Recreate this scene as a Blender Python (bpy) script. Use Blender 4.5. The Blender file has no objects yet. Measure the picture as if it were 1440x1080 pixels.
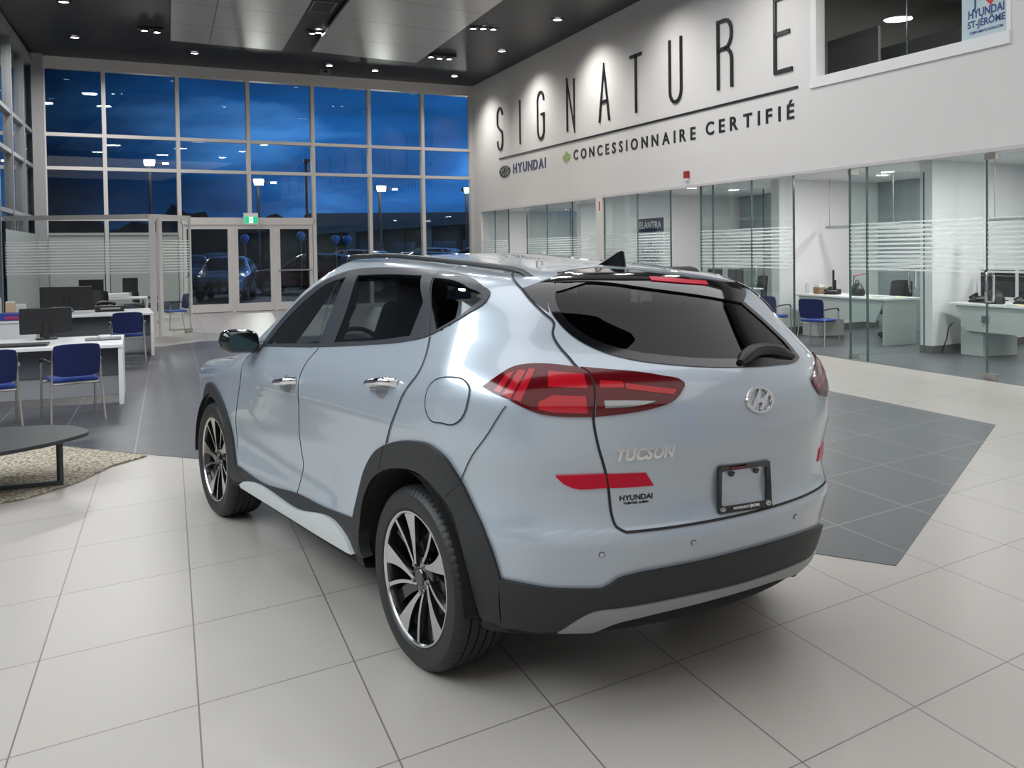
import bpy, bmesh, math, random
import numpy as np
from mathutils import Vector, Matrix
from mathutils.geometry import delaunay_2d_cdt
random.seed(7)
PI=math.pi
scn=bpy.context.scene
COL=scn.collection
# ---------------------------------------------------------------- camera
CAMH=1.611; FPX=1320.0; PIT=.0262; ROL=-.014; TH=math.atan2(482.,1320.)
CYP=353+FPX*PIT
fw=np.array([math.sin(TH)*math.cos(PIT),math.cos(TH)*math.cos(PIT),-math.sin(PIT)])
rt=np.cross(fw,[0,0,1]);rt/=np.linalg.norm(rt);up=np.cross(rt,fw)
rt,up=math.cos(ROL)*rt+math.sin(ROL)*up,-math.sin(ROL)*rt+math.cos(ROL)*up
cd=bpy.data.cameras.new('camera');cam=bpy.data.objects.new('camera',cd);COL.objects.link(cam)
cam.matrix_world=Matrix([[rt[0],up[0],-fw[0],0],[rt[1],up[1],-fw[1],0],[rt[2],up[2],-fw[2],CAMH],[0,0,0,1]])
cd.sensor_width=36;cd.lens=36*FPX/1440;cd.shift_y=-(540-CYP)/1440;cd.clip_end=400;cd.clip_start=.05
scn.camera=cam
vs=scn.view_settings;vs.view_transform='Standard';vs.look='None';vs.gamma=1;vs.exposure=0.0;vs.use_curve_mapping=False
# ---------------------------------------------------------------- sky (dusk, clouds)
w=bpy.data.worlds.new('dusk_sky');scn.world=w;w.use_nodes=True
nt=w.node_tree;nt.nodes.clear();N=nt.nodes.new;L=nt.links.new
tc=N('ShaderNodeTexCoord');mp=N('ShaderNodeMapping');mp.inputs['Scale'].default_value=(1.3,1.3,5)
no=N('ShaderNodeTexNoise');no.inputs['Scale'].default_value=2.2;no.inputs['Detail'].default_value=5;no.inputs['Roughness'].default_value=.5
cr=N('ShaderNodeValToRGB');e=cr.color_ramp.elements
e[0].position=.36;e[0].color=(.002,.018,.060,1);e[1].position=.64;e[1].color=(.040,.145,.36,1)
m=e.new(.5);m.color=(.006,.044,.145,1)
bg=N('ShaderNodeBackground');bg.inputs['Strength'].default_value=1.0;wo=N('ShaderNodeOutputWorld')
L(tc.outputs['Generated'],mp.inputs['Vector']);L(mp.outputs[0],no.inputs['Vector']);L(no.outputs['Fac'],cr.inputs[0]);sx_=N('ShaderNodeSeparateXYZ');L(tc.outputs['Generated'],sx_.inputs[0])
mr=N('ShaderNodeMapRange');mr.inputs['From Min'].default_value=-.1;mr.inputs['From Max'].default_value=.4;mr.inputs['To Min'].default_value=.22;mr.inputs['To Max'].default_value=4.6;L(sx_.outputs[0],mr.inputs['Value'])
vm=N('ShaderNodeVectorMath');vm.operation='SCALE';L(cr.outputs[0],vm.inputs[0]);L(mr.outputs[0],vm.inputs['Scale']);L(vm.outputs[0],bg.inputs[0]);L(bg.outputs[0],wo.inputs[0])
# ---------------------------------------------------------------- showroom lamps and added fill panels
def area(name,loc,sx,sy,power,col=(1,.97,.93),rot=(0,0,0),spread=PI):
    d=bpy.data.lights.new(name,'AREA');d.shape='RECTANGLE';d.size=sx;d.size_y=sy;d.energy=power;d.color=col;d.spread=spread
    o=bpy.data.objects.new(name,d);COL.objects.link(o);o.location=loc;o.rotation_euler=rot;return o
def spot(name,loc,tgt,power,ang=1.2,col=(1,.97,.92),blend=.8,rad=.08):
    d=bpy.data.lights.new(name,'SPOT');d.energy=power;d.spot_size=ang;d.spot_blend=blend;d.shadow_soft_size=rad;d.color=col
    o=bpy.data.objects.new(name,d);COL.objects.link(o);o.location=loc
    o.rotation_euler=(Vector(tgt)-Vector(loc)).to_track_quat('-Z','Y').to_euler();return o
for x in (-1.1,1.6,4.3,7.0):
    for y in (9.5,12.5,15.3):
        if x<0 and y>10: continue
        sz=.55 if x<5 else .35
        d=area('ceiling_lamp',(x,y,6.20),sz,sz,46 if x<5 else (30 if y<12 else 48),(.97,.985,1.));d.data.shape='DISK'
area('soft_ceiling_fill',(.5,-2.6,6.22),15,6.5,250,(1.,.985,.96))  # added unseen fill panels, wide so their reflections on the car stay faint
area('soft_ceiling_fill',(3.4,4.4,6.22),10,5,270,(.98,.985,1.))
area('soft_ceiling_fill',(-5.6,4.,6.22),4.5,11,950,(.88,.955,1.))  # added bluish fill that brightens the car's left side
for y,p_ in ((12.6,60),(15.8,110),(19.2,130),(22.9,130),(26.7,130)): spot('wall_wash_lamp',(7.7,y,6.40),(9.1,y,3.4),p_,2.0,blend=1.)
for y in (6.2,9.3,12.7,16.8,21.5,25.5):
    for x in (9.9,11.3,12.6):
        d=area('office_lamp',(x,y,2.84),.22,.22,30,(1,.99,.97));d.data.shape='DISK'
for x,y in ((-2.2,22.2),(-.6,22.4),(-1.4,24.6)):
    d=area('glass_office_fill',(x,y,6.3),.4,.4,90);d.data.shape='DISK'  # added lamps without fixtures, brightening the glass office and its blinds
# ---------------------------------------------------------------- materials
MATS={}
def mat(name,col=(.8,.8,.8),rough=.5,metal=0.,coat=0.,spec=.5,emit=None,es=1.,trans=0,noise=0.,nscale=20.,bump=0.,bscale=200.,coatr=.03):
    if name in MATS: return MATS[name]
    m=bpy.data.materials.new(name);m.use_nodes=True;nt=m.node_tree;b=nt.nodes['Principled BSDF']
    b.inputs['Base Color'].default_value=(*col,1);b.inputs['Roughness'].default_value=rough;b.inputs['Metallic'].default_value=metal
    b.inputs['Coat Weight'].default_value=coat;b.inputs['Coat Roughness'].default_value=coatr;b.inputs['Specular IOR Level'].default_value=spec
    if emit: b.inputs['Emission Color'].default_value=(*emit,1);b.inputs['Emission Strength'].default_value=es
    if trans: b.inputs['Transmission Weight'].default_value=trans
    tc=nt.nodes.new('ShaderNodeTexCoord')
    if noise:
        n=nt.nodes.new('ShaderNodeTexNoise');n.inputs['Scale'].default_value=nscale;n.inputs['Detail'].default_value=4
        mx=nt.nodes.new('ShaderNodeMix');mx.data_type='RGBA'
        mx.inputs[6].default_value=(*[c*(1-noise) for c in col],1);mx.inputs[7].default_value=(*[min(1,c*(1+noise)) for c in col],1)
        nt.links.new(tc.outputs['Object'],n.inputs['Vector']);nt.links.new(n.outputs['Fac'],mx.inputs[0]);nt.links.new(mx.outputs[2],b.inputs['Base Color'])
    if bump:
        n=nt.nodes.new('ShaderNodeTexNoise');n.inputs['Scale'].default_value=bscale;n.inputs['Detail'].default_value=3
        bp=nt.nodes.new('ShaderNodeBump');bp.inputs['Strength'].default_value=bump;bp.inputs['Distance'].default_value=.01
        nt.links.new(tc.outputs['Object'],n.inputs['Vector']);nt.links.new(n.outputs['Fac'],bp.inputs['Height']);nt.links.new(bp.outputs[0],b.inputs['Normal'])
    MATS[name]=m;return m
def glassmat(name,tint=(.9,.95,.93),refl=.08,stripes=None):
    """thin pane: tinted see-through plus a mirror reflection by angle; optional frosted stripes by height"""
    m=bpy.data.materials.new(name);m.use_nodes=True;nt=m.node_tree;nt.nodes.clear();N=nt.nodes.new;L=nt.links.new
    t=N('ShaderNodeBsdfTransparent');t.inputs[0].default_value=(*tint,1)
    g=N('ShaderNodeBsdfGlossy');g.inputs['Roughness'].default_value=.01;g.inputs[0].default_value=(1,1,1,1)
    lw0=N('ShaderNodeLayerWeight');lw0.inputs[0].default_value=.5
    lw=N('ShaderNodeMath');lw.operation='POWER';lw.inputs[1].default_value=4.;L(lw0.outputs['Facing'],lw.inputs[0])
    mu=N('ShaderNodeMath');mu.operation='MULTIPLY_ADD';mu.inputs[1].default_value=.6;mu.inputs[2].default_value=refl
    mx=N('ShaderNodeMixShader');o=N('ShaderNodeOutputMaterial')
    L(lw.outputs[0],mu.inputs[0]);L(mu.outputs[0],mx.inputs[0]);L(t.outputs[0],mx.inputs[1]);L(g.outputs[0],mx.inputs[2])
    last=mx
    if stripes:
        z0,z1,per=stripes
        geo=N('ShaderNodeNewGeometry');sp=N('ShaderNodeSeparateXYZ');L(geo.outputs['Position'],sp.inputs[0])
        md=N('ShaderNodeMath');md.operation='MODULO';md.inputs[1].default_value=per;L(sp.outputs[2],md.inputs[0])
        lt=N('ShaderNodeMath');lt.operation='LESS_THAN';lt.inputs[1].default_value=per*.42;L(md.outputs[0],lt.inputs[0])
        a=N('ShaderNodeMath');a.operation='GREATER_THAN';a.inputs[1].default_value=z0;L(sp.outputs[2],a.inputs[0])
        b=N('ShaderNodeMath');b.operation='LESS_THAN';b.inputs[1].default_value=z1;L(sp.outputs[2],b.inputs[0])
        p1=N('ShaderNodeMath');p1.operation='MULTIPLY';L(a.outputs[0],p1.inputs[0]);L(b.outputs[0],p1.inputs[1])
        p2=N('ShaderNodeMath');p2.operation='MULTIPLY';L(p1.outputs[0],p2.inputs[0]);L(lt.outputs[0],p2.inputs[1])
        p3=N('ShaderNodeMath');p3.operation='MULTIPLY';p3.inputs[1].default_value=.5;L(p2.outputs[0],p3.inputs[0])
        d=N('ShaderNodeBsdfDiffuse');d.inputs[0].default_value=(.75,.78,.78,1)
        tr=N('ShaderNodeBsdfTranslucent');tr.inputs[0].default_value=(.8,.82,.82,1)
        m0=N('ShaderNodeMixShader');L(d.outputs[0],m0.inputs[1]);L(tr.outputs[0],m0.inputs[2])
        m2=N('ShaderNodeMixShader');L(p3.outputs[0],m2.inputs[0]);L(mx.outputs[0],m2.inputs[1]);L(m0.outputs[0],m2.inputs[2]);last=m2
    L(last.outputs[0],o.inputs[0]);MATS[name]=m;return m
def tilemat(name,base,grout,x0,sx,y0,sy,skew,gw,rough,vary=.03,rbump=0.):
    m=bpy.data.materials.new(name);m.use_nodes=True;nt=m.node_tree;b=nt.nodes['Principled BSDF'];N=nt.nodes.new;L=nt.links.new
    geo=N('ShaderNodeNewGeometry');sp=N('ShaderNodeSeparateXYZ');L(geo.outputs['Position'],sp.inputs[0])
    def M(op,a,bv=None):
        n=N('ShaderNodeMath');n.operation=op
        for i,v in enumerate((a,bv)):
            if v is None: continue
            if isinstance(v,(int,float)): n.inputs[i].default_value=v
            else: L(v,n.inputs[i])
        return n.outputs[0]
    X=sp.outputs[0];Y=M('SUBTRACT',sp.outputs[1],M('MULTIPLY',sp.outputs[0],skew))
    u=M('DIVIDE',M('SUBTRACT',X,x0),sx);v=M('DIVIDE',M('SUBTRACT',Y,y0),sy)
    fu=M('FRACT',u);fv=M('FRACT',v)
    du=M('MULTIPLY',M('MINIMUM',fu,M('SUBTRACT',1.,fu)),sx);dv=M('MULTIPLY',M('MINIMUM',fv,M('SUBTRACT',1.,fv)),sy)
    g=M('LESS_THAN',M('MINIMUM',du,dv),gw/2)
    cb=N('ShaderNodeCombineXYZ');L(M('FLOOR',u),cb.inputs[0]);L(M('FLOOR',v),cb.inputs[1])
    wn=N('ShaderNodeTexWhiteNoise');L(cb.outputs[0],wn.inputs[0])
    ns=N('ShaderNodeTexNoise');ns.inputs['Scale'].default_value=2.5;ns.inputs['Detail'].default_value=6;L(geo.outputs['Position'],ns.inputs[0])
    f=M('ADD',M('MULTIPLY',wn.outputs[0],.5),M('MULTIPLY',ns.outputs['Fac'],.5))
    mx=N('ShaderNodeMix');mx.data_type='RGBA';mx.inputs[6].default_value=(*[c*(1-vary) for c in base],1);mx.inputs[7].default_value=(*[c*(1+vary) for c in base],1);L(f,mx.inputs[0])
    m2=N('ShaderNodeMix');m2.data_type='RGBA';m2.inputs[7].default_value=(*grout,1);L(g,m2.inputs[0]);L(mx.outputs[2],m2.inputs[6]);L(m2.outputs[2],b.inputs['Base Color'])
    b.inputs['Roughness'].default_value=rough
    MATS[name]=m;return m
M_WALL=mat('wall_paint',(.72,.70,.68),.6,noise=.015,nscale=3)
M_WHITE=mat('white_laminate',(.80,.80,.80),.35)
M_OFFWALL=mat('office_wall_paint',(.74,.74,.74),.7)
M_CEIL=mat('dark_ceiling_paint',(.018,.019,.023),.45)
M_CPAN=mat('ceiling_panel_metal',(.50,.49,.48),.30,metal=.25)
M_ALU=mat('painted_aluminium',(.50,.50,.52),.35,metal=.3)
M_ALUW=mat('pale_aluminium',(.62,.60,.59),.4,metal=.1)
M_BLACK=mat('black_plastic',(.012,.012,.013),.4)
M_BLACKG=mat('gloss_black',(.006,.006,.008),.08,coat=.5)
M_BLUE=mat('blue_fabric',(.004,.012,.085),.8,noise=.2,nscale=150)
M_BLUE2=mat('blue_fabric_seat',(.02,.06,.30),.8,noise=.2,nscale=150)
M_CHROME=mat('chrome',(.85,.85,.86),.07,metal=1)
M_STEEL=mat('brushed_steel',(.42,.40,.36),.35,metal=.9)
M_GREYPAN=mat('grey_laminate',(.12,.125,.145),.5)
M_TABLE=mat('charcoal_table',(.035,.038,.042),.45)
M_GLASS=glassmat('partition_glass',(.95,.97,.965),.02)
M_GLASSE=mat('glass_edge',(.07,.12,.11),.15)
M_GLASSS=glassmat('partition_glass_striped',(.94,.972,.965),.018,(1.24,1.93,.058))
M_CURT=glassmat('curtain_wall_glass',(.90,.95,.97),.016)
M_FLOOR=tilemat('beige_porcelain_tile',(.44,.41,.375),(.17,.15,.135),.065,.587,2.725,.775,.255,.006,.33)
M_DARKF=tilemat('slate_tile',(.080,.082,.094),(.26,.26,.265),3.59,.648,2.725,.775,.255,.008,.38,.12)
M_OFFF=tilemat('office_slate_tile',(.10,.105,.115),(.22,.22,.22),3.59,.648,2.725,.775,.255,.008,.30,.12)
M_ASPH=mat('asphalt',(.02,.021,.024),.7,noise=.3,nscale=4)
# ---------------------------------------------------------------- mesh helpers
def link(o,parent=None):
    COL.objects.link(o)
    if parent is not None: o.parent=parent
    return o
class MB:
    def __init__(s): s.v=[];s.f=[];s.m=[]
    def add(s,v,f,mi=0):
        o=len(s.v);s.v+= [tuple(map(float,p)) for p in v];s.f+=[[i+o for i in q] for q in f];s.m+=[mi]*len(f);return s
    def box(s,x0,x1,y0,y1,z0,z1,mi=0,rz=0,c=None):
        v=[(x0,y0,z0),(x1,y0,z0),(x1,y1,z0),(x0,y1,z0),(x0,y0,z1),(x1,y0,z1),(x1,y1,z1),(x0,y1,z1)]
        return s.add(v,[(0,3,2,1),(4,5,6,7),(0,1,5,4),(1,2,6,5),(2,3,7,6),(3,0,4,7)],mi)
    def prism(s,poly,z0,z1,mi=0):
        n=len(poly);a=sum(poly[i][0]*poly[(i+1)%n][1]-poly[(i+1)%n][0]*poly[i][1] for i in range(n))
        if a<0: poly=poly[::-1]
        v=[(x,y,z0) for x,y in poly]+[(x,y,z1) for x,y in poly]
        return s.add(v,[tuple(range(n))[::-1],tuple(range(n,2*n))]+[(i,(i+1)%n,n+(i+1)%n,n+i) for i in range(n)],mi)
    def tube(s,pts,r,n=8,mi=0,ry=None,caps=True):
        pts=[Vector(p) for p in pts];R=r if isinstance(r,(list,tuple)) else [r]*len(pts)
        rings=[];pv=None
        for i,p in enumerate(pts):
            d=(pts[min(i+1,len(pts)-1)]-pts[max(i-1,0)]).normalized()
            if pv is None:
                a=Vector((0,0,1)) if abs(d.z)<.9 else Vector((1,0,0));x=d.cross(a).normalized()
            else:
                x=(pv-d*pv.dot(d)).normalized()
            pv=x;y=d.cross(x)
            rings.append([p+(x*math.cos(t)*R[i]+y*math.sin(t)*(R[i] if ry is None else ry)) for t in [2*PI*k/n for k in range(n)]])
        v=[q for rg in rings for q in rg];f=[]
        for i in range(len(pts)-1):
            for k in range(n): f.append((i*n+k,i*n+(k+1)%n,(i+1)*n+(k+1)%n,(i+1)*n+k))
        if caps: f.append(tuple(range(n))[::-1]);f.append(tuple(range((len(pts)-1)*n,len(pts)*n)))
        return s.add(v,f,mi)
    def lathe(s,prof,n=32,axis='z',c=(0,0,0),mi=0):
        v=[];f=[]
        for (r,h) in prof:
            for k in range(n):
                a=2*PI*k/n;p=(r*math.cos(a),r*math.sin(a),h)
                if axis=='y': p=(p[0],p[2],p[1])
                if axis=='x': p=(p[2],p[0],p[1])
                v.append((p[0]+c[0],p[1]+c[1],p[2]+c[2]))
        for i in range(len(prof)-1):
            for k in range(n):
                q=(i*n+k,i*n+(k+1)%n,(i+1)*n+(k+1)%n,(i+1)*n+k);f.append(q if axis!='y' else q[::-1])
        return s.add(v,f,mi)
    def build(s,name,mats,parent=None,smooth=True,bevel=0,seg=2,angle=.6,loc=None,rz=None):
        me=bpy.data.meshes.new(name);me.from_pydata(s.v,[],s.f)
        for m in (mats if isinstance(mats,(list,tuple)) else [mats]): me.materials.append(m)
        me.polygons.foreach_set('material_index',s.m)
        me.polygons.foreach_set('use_smooth',[smooth]*len(s.f));me.update()
        bm=bmesh.new();bm.from_mesh(me);bmesh.ops.recalc_face_normals(bm,faces=bm.faces);bm.to_mesh(me);bm.free()
        if smooth: me.set_sharp_from_angle(angle=angle)
        o=bpy.data.objects.new(name,me);link(o,parent)
        if bevel:
            b=o.modifiers.new('bevel','BEVEL');b.width=bevel;b.segments=seg;b.limit_method='ANGLE';b.angle_limit=.6;b.harden_normals=False
        if loc is not None: o.location=loc
        if rz is not None: o.rotation_euler=(0,0,rz)
        return o
def thing(name,label,cat,loc=(0,0,0),rz=0,group=None):
    o=bpy.data.objects.new(name,None);o.empty_display_size=.1;COL.objects.link(o);o.location=loc;o.rotation_euler=(0,0,rz)
    return tag(o,label,cat,group)
def tag(o,label,cat,group=None):
    o['label']=label;o['category']=cat
    if group:o['group']=group
    return o
def struct(o): o['kind']='structure';return o
def copy_tree(root,loc,rz,label):
    def cp(o,p):
        c=o.copy();COL.objects.link(c);c.parent=p
        for ch in o.children: cp(ch,c)
        return c
    r=cp(root,None);r.location=loc;r.rotation_euler=(0,0,rz);r['label']=label;return r
def boxo(name,x0,x1,y0,y1,z0,z1,m,parent=None,bevel=.004): return MB().box(x0,x1,y0,y1,z0,z1).build(name,m,parent,smooth=False,bevel=bevel)
def text_mesh(name,body,m,size,extrude=.002,offset=0.,xs=1.,warp=None,parent=None,align='CENTER',space=1.,shear=0.):
    cu=bpy.data.curves.new(name,'FONT');cu.body=body;cu.size=size;cu.extrude=extrude;cu.offset=offset;cu.align_x=align;cu.align_y='CENTER';cu.space_character=space;cu.shear=shear;cu.resolution_u=3
    to=bpy.data.objects.new(name,cu);COL.objects.link(to)
    dg=bpy.context.evaluated_depsgraph_get();dg.update()
    me=bpy.data.meshes.new_from_object(to.evaluated_get(dg));bpy.data.objects.remove(to);bpy.data.curves.remove(cu)
    n=len(me.vertices);co=np.zeros(n*3);me.vertices.foreach_get('co',co);co=co.reshape(-1,3);co[:,0]*=xs
    if warp is not None: co=warp(co)
    me.vertices.foreach_set('co',np.asarray(co,float).ravel());me.materials.clear();me.materials.append(m);me.update()
    return link(bpy.data.objects.new(name,me),parent)
# ================================================================ the room
WX=9.1                                # right wall plane
BA=math.radians(82.96);CY0=28.45      # back wall starts at the right corner (WX,CY0)
bd=(math.sin(BA),math.cos(BA));bn=(-bd[1],bd[0])
def bw(t,o=0.): return (WX+bd[0]*t+bn[0]*o, CY0+bd[1]*t+bn[1]*o)   # t along the back wall, o outwards
ZC=lambda y:6.425+.0137*y             # ceiling line rises slightly to the back
ZG=lambda y:2.672+.0069*y             # head of the office glazing
def flatpoly(name,poly,z,m,th=.02):
    return struct(MB().prism(poly,z-th,z).build(name,m,smooth=False))
def bbox_t(mb,t0,t1,o0,o1,z0,z1,mi=0):
    p=[bw(t0,o0),bw(t1,o0),bw(t1,o1),bw(t0,o1)];v=[(*q,z0) for q in p]+[(*q,z1) for q in p]
    mb.add(v,[(0,3,2,1),(4,5,6,7),(0,1,5,4),(1,2,6,5),(2,3,7,6),(3,0,4,7)],mi);return mb
def xwall(mb,poly,x0,x1,mi=0):        # polygon in (y,z) extruded over x
    n=len(poly);v=[(x0,y,z) for y,z in poly]+[(x1,y,z) for y,z in poly]
    return mb.add(v,[tuple(range(n)),tuple(range(n,2*n))[::-1]]+[(i,(i+1)%n,n+(i+1)%n,n+i) for i in range(n)],mi)
lb=bw(-12.45)
flatpoly('floor',[(-9,-7),(9.05,-7),(9.05,28.45),bw(-12.7),(-9,26.3)],0,M_FLOOR,.1)
flatpoly('floor',[(-.9,8.75),(-.59,8.5),(.19,7.79),(3.40,3.74),(6.89,6.35),(6.86,19.0),(.53,18.45),(-.12,17.8),(-6,16.5),(-6,8.9)],.003,M_DARKF,.002)
flatpoly('floor',[(9.05,-4),(16,-4),(16,30),(9.05,28.45)],.002,M_OFFF,.1)
flatpoly('floor',[(-60,28.6),(-60,-7),(-9,-7),(-9,26.3),bw(-12.7),bw(0,.15),(9.3,30),(80,30),(80,200),(-60,200)],-.03,M_ASPH,.1)
# ceiling (dark) with troughs; the panels hang just under it
mb=MB();mb.add([(-9,-7,ZC(-7)),(9.5,-7,ZC(-7)),(9.5,29,ZC(29)),(-9,29,ZC(29)),(-9,-7,ZC(-7)+.2),(9.5,-7,ZC(-7)+.2),(9.5,29,ZC(29)+.2),(-9,29,ZC(29)+.2)],[(0,1,2,3),(7,6,5,4),(0,4,5,1),(1,5,6,2),(2,6,7,3),(3,7,4,0)])
struct(mb.build('ceiling',M_CEIL,smooth=False))
for i,(x0,x1,y1,dx,lab) in enumerate(((.15,2.72,23.3,.40,'large grey satin ceiling panel on the left, above the glazed entrance side'),(3.42,6.25,23.6,.65,'large grey satin ceiling panel on the right, nearer the lettered wall'))):
    t=thing('ceiling_panel',lab,'ceiling panel',(0,0,0),group='ceiling panels')
    y0=8.
    mb=MB();zb=lambda y:ZC(y)-.14
    mb.add([(x0,y0,zb(y0)),(x1,y0,zb(y0)),(x1,y1+dx,zb(y1)),(x0,y1,zb(y1))]+[(x0,y0,zb(y0)+.06),(x1,y0,zb(y0)+.06),(x1,y1+dx,zb(y1)+.06),(x0,y1,zb(y1)+.06)],[(0,1,2,3),(7,6,5,4),(0,4,5,1),(1,5,6,2),(2,6,7,3),(3,7,4,0)])
    mb.build('panel_sheet',M_CPAN,t,smooth=False)
    mb=MB();nx_=3
    for k in range(1,nx_): xx=x0+(x1-x0)*k/nx_;mb.add([(xx-.008,y0,zb(y0)-.002),(xx+.008,y0,zb(y0)-.002),(xx+.008,y1,zb(y1)-.002),(xx-.008,y1,zb(y1)-.002)],[(0,1,2,3)])
    yy=y1-1.9
    while yy>y0: mb.add([(x0,yy,zb(yy)-.002),(x1,yy+dx,zb(yy)-.002),(x1,yy+dx+.016,zb(yy)-.002),(x0,yy+.016,zb(yy)-.002)],[(0,1,2,3)]);yy-=1.9
    mb.build('panel_joint',M_SEAMC:=mat('panel_joint_grey',(.06,.06,.062),.5),t,smooth=False)
    hm=MB()
    for k in range(4):
        for xx in (x0+.4,x1-.4): hm.box(xx-.03,xx+.03,10+k*3.5-.03,10+k*3.5+.03,zb(10+k*3.5)+.05,ZC(10+k*3.5)+.05)
    hm.build('panel_hanger',M_CEIL,t,smooth=False)
# right wall: white board above the offices, with the upstairs window left open
mb=MB();Y0,Y1=-6.,CY0
WY0,WY1=8.17,11.73;wzb=lambda y:3.745+.020*y
xwall(mb,[(WY1,ZG(WY1)),(Y1+.3,ZG(Y1)),(Y1+.3,ZC(Y1)+.1),(WY1,ZC(WY1)+.1)],WX,WX+.25)
xwall(mb,[(WY0,ZG(WY0)),(WY1,ZG(WY1)),(WY1,wzb(WY1)),(WY0,wzb(WY0))],WX,WX+.25)
xwall(mb,[(WY0,6.0),(WY1,6.0),(WY1,ZC(WY1)+.1),(WY0,ZC(WY0)+.1)],WX,WX+.25)
xwall(mb,[(Y0,ZG(Y0)),(WY0,ZG(WY0)),(WY0,ZC(WY0)+.1),(Y0,ZC(Y0)+.1)],WX,WX+.25)
xwall(mb,[(27.62,0),(Y1+.3,0),(Y1+.3,ZG(Y1)),(27.62,ZG(27.62))],WX,WX+.25)
xwall(mb,[(18.98,0),(19.33,0),(19.33,ZG(19)),(18.98,ZG(19))],WX,WX+.25)
xwall(mb,[(Y0,0),(4.2,0),(4.2,ZG(4)),(Y0,ZG(Y0))],WX,WX+.25)
struct(mb.build('wall_right',M_WALL,smooth=False))
mb=MB();xwall(mb,[(4.2,ZG(4.2)-.035),(18.98,ZG(19)-.035),(18.98,ZG(19)+.012),(4.2,ZG(4.2)+.012)],WX-.02,WX+.08);xwall(mb,[(19.33,ZG(19.3)-.035),(27.62,ZG(27.6)-.035),(27.62,ZG(27.6)+.012),(19.33,ZG(19.3)+.012)],WX-.02,WX+.08)
struct(mb.build('trim_1',M_ALUW,smooth=False))
# upstairs window
w2=bpy.data.objects.new('window_2',None);COL.objects.link(w2);struct(w2)
mb=MB();xwall(mb,[(WY0,wzb(WY0)),(WY1,wzb(WY1)),(WY1,wzb(WY1)+.15),(WY0,wzb(WY0)+.15)],WX-.03,WX+.2)
xwall(mb,[(WY1-.13,wzb(WY1)+.15),(WY1,wzb(WY1)+.15),(WY1,6.),(WY1-.13,6.)],WX-.01,WX+.12);xwall(mb,[(WY0,wzb(WY0)+.15),(WY0+.06,wzb(WY0)+.15),(WY0+.06,6.),(WY0,6.)],WX-.01,WX+.12)
mb.build('window_frame',M_WHITE,w2,smooth=False)
mb=MB();xwall(mb,[(WY0+.06,wzb(WY0)+.12),(WY1-.13,wzb(WY1)+.12),(WY1-.13,6.),(WY0+.06,6.)],WX+.05,WX+.06);mb.build('pane',M_GLASS,w2,smooth=False)
mb=MB();xwall(mb,[(9.83,wzb(9.83)+.12),(9.845,wzb(9.84)+.12),(9.845,6.),(9.83,6.)],WX+.045,WX+.065);mb.build('pane_joint',M_GLASSE,w2,smooth=False)
# room behind that window
M_UPD=mat('upstairs_grey_paint',(.16,.155,.15),.8)
mb=MB();mb.box(WX+.25,15,7,14,3.2,3.3);mb.box(15,15.1,7,14,3.3,6.4);mb.box(WX+.25,15,14,14.1,3.3,6.4);mb.box(WX+.25,15,6.9,7,3.3,6.4);mb.box(WX+.25,15,7,14,6.2,6.3)
struct(mb.build('wall_upstairs',M_UPD,smooth=False))
area('upstairs_lamp',(12.2,10.3,6.1),.16,.16,200)
# offices behind the glass
OFF=[4.2,10.86,14.55,19.15,23.4,27.8]
mb=MB();mb.box(WX+.25,13.4,4.0,28.2,2.87,2.95);struct(mb.build('ceiling',mat('office_ceiling_white',(.78,.78,.78),.8),smooth=False))
M_OFFB=mat('office_back_grey',(.36,.39,.40),.7)  # back wall of the offices, greyer than the partitions
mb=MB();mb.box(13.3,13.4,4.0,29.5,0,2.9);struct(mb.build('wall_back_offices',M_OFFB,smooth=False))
for i,y in enumerate(OFF):
    x0=10.56 if 0<i<5 and i!=3 else WX+.25
    p=[(x0,y),(13.3,y+.2*(13.3-x0)),(13.3,y+.2*(13.3-x0)+.24),(x0,y+.24)]
    n_='wall_office' ;struct(MB().prism(p,0,2.9).build(n_,M_OFFWALL,smooth=False))
    p=[(x0-.012,y-.012),(13.3,y+.2*(13.3-x0)-.012),(13.3,y+.2*(13.3-x0)),(x0,y),(x0,y+.24),(x0-.012,y+.24)]
    struct(MB().prism(p,0.002,.12).build('baseboard_office',mat('grey_baseboard',(.12,.115,.115),.5),smooth=False))
# back wall: aluminium curtain wall
MT=[-12.15,-10.72,-8.87,-6.98,-5.13,-3.41,-1.70,-.06]
ZR=[2.62,3.93,4.80,6.47]
w1=bpy.data.objects.new('window_1',None);COL.objects.link(w1);struct(w1)
mb=MB()
for t in MT: bbox_t(mb,t-.05,t+.05,-.10,.08,0 if t not in (-6.98,) else 2.6,6.62)
for z in ZR[1:3]: bbox_t(mb,-12.6,0,-.08,.06,z-.045,z+.045)
bbox_t(mb,-12.6,-5.13,-.08,.06,2.56,2.66);bbox_t(mb,-12.6,-8.87,-.08,.06,.0,.10);bbox_t(mb,-5.13,0,-.08,.06,.0,.10)
mb.build('window_frame',M_ALUW,w1,smooth=False)
mb=MB();bbox_t(mb,-12.6,-8.87,.0,.01,.1,2.56);bbox_t(mb,-5.13,0,.0,.01,.1,3.9)
bbox_t(mb,-12.6,-5.13,0,.01,2.62,3.9);bbox_t(mb,-12.6,0,0,.01,3.95,4.78);bbox_t(mb,-12.6,0,0,.01,4.82,6.5);mb.build('pane',M_CURT,w1,smooth=False)
mb=MB();bbox_t(mb,-12.6,0,-.14,.10,6.50,6.86);struct(mb.build('wall_back',M_ALUW,smooth=False))
mb=MB();bbox_t(mb,-12.42,-12.14,-.42,-.12,0,6.8);struct(mb.build('trim_2',mat('grey_column_paint',(.30,.30,.32),.5),smooth=False))
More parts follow.
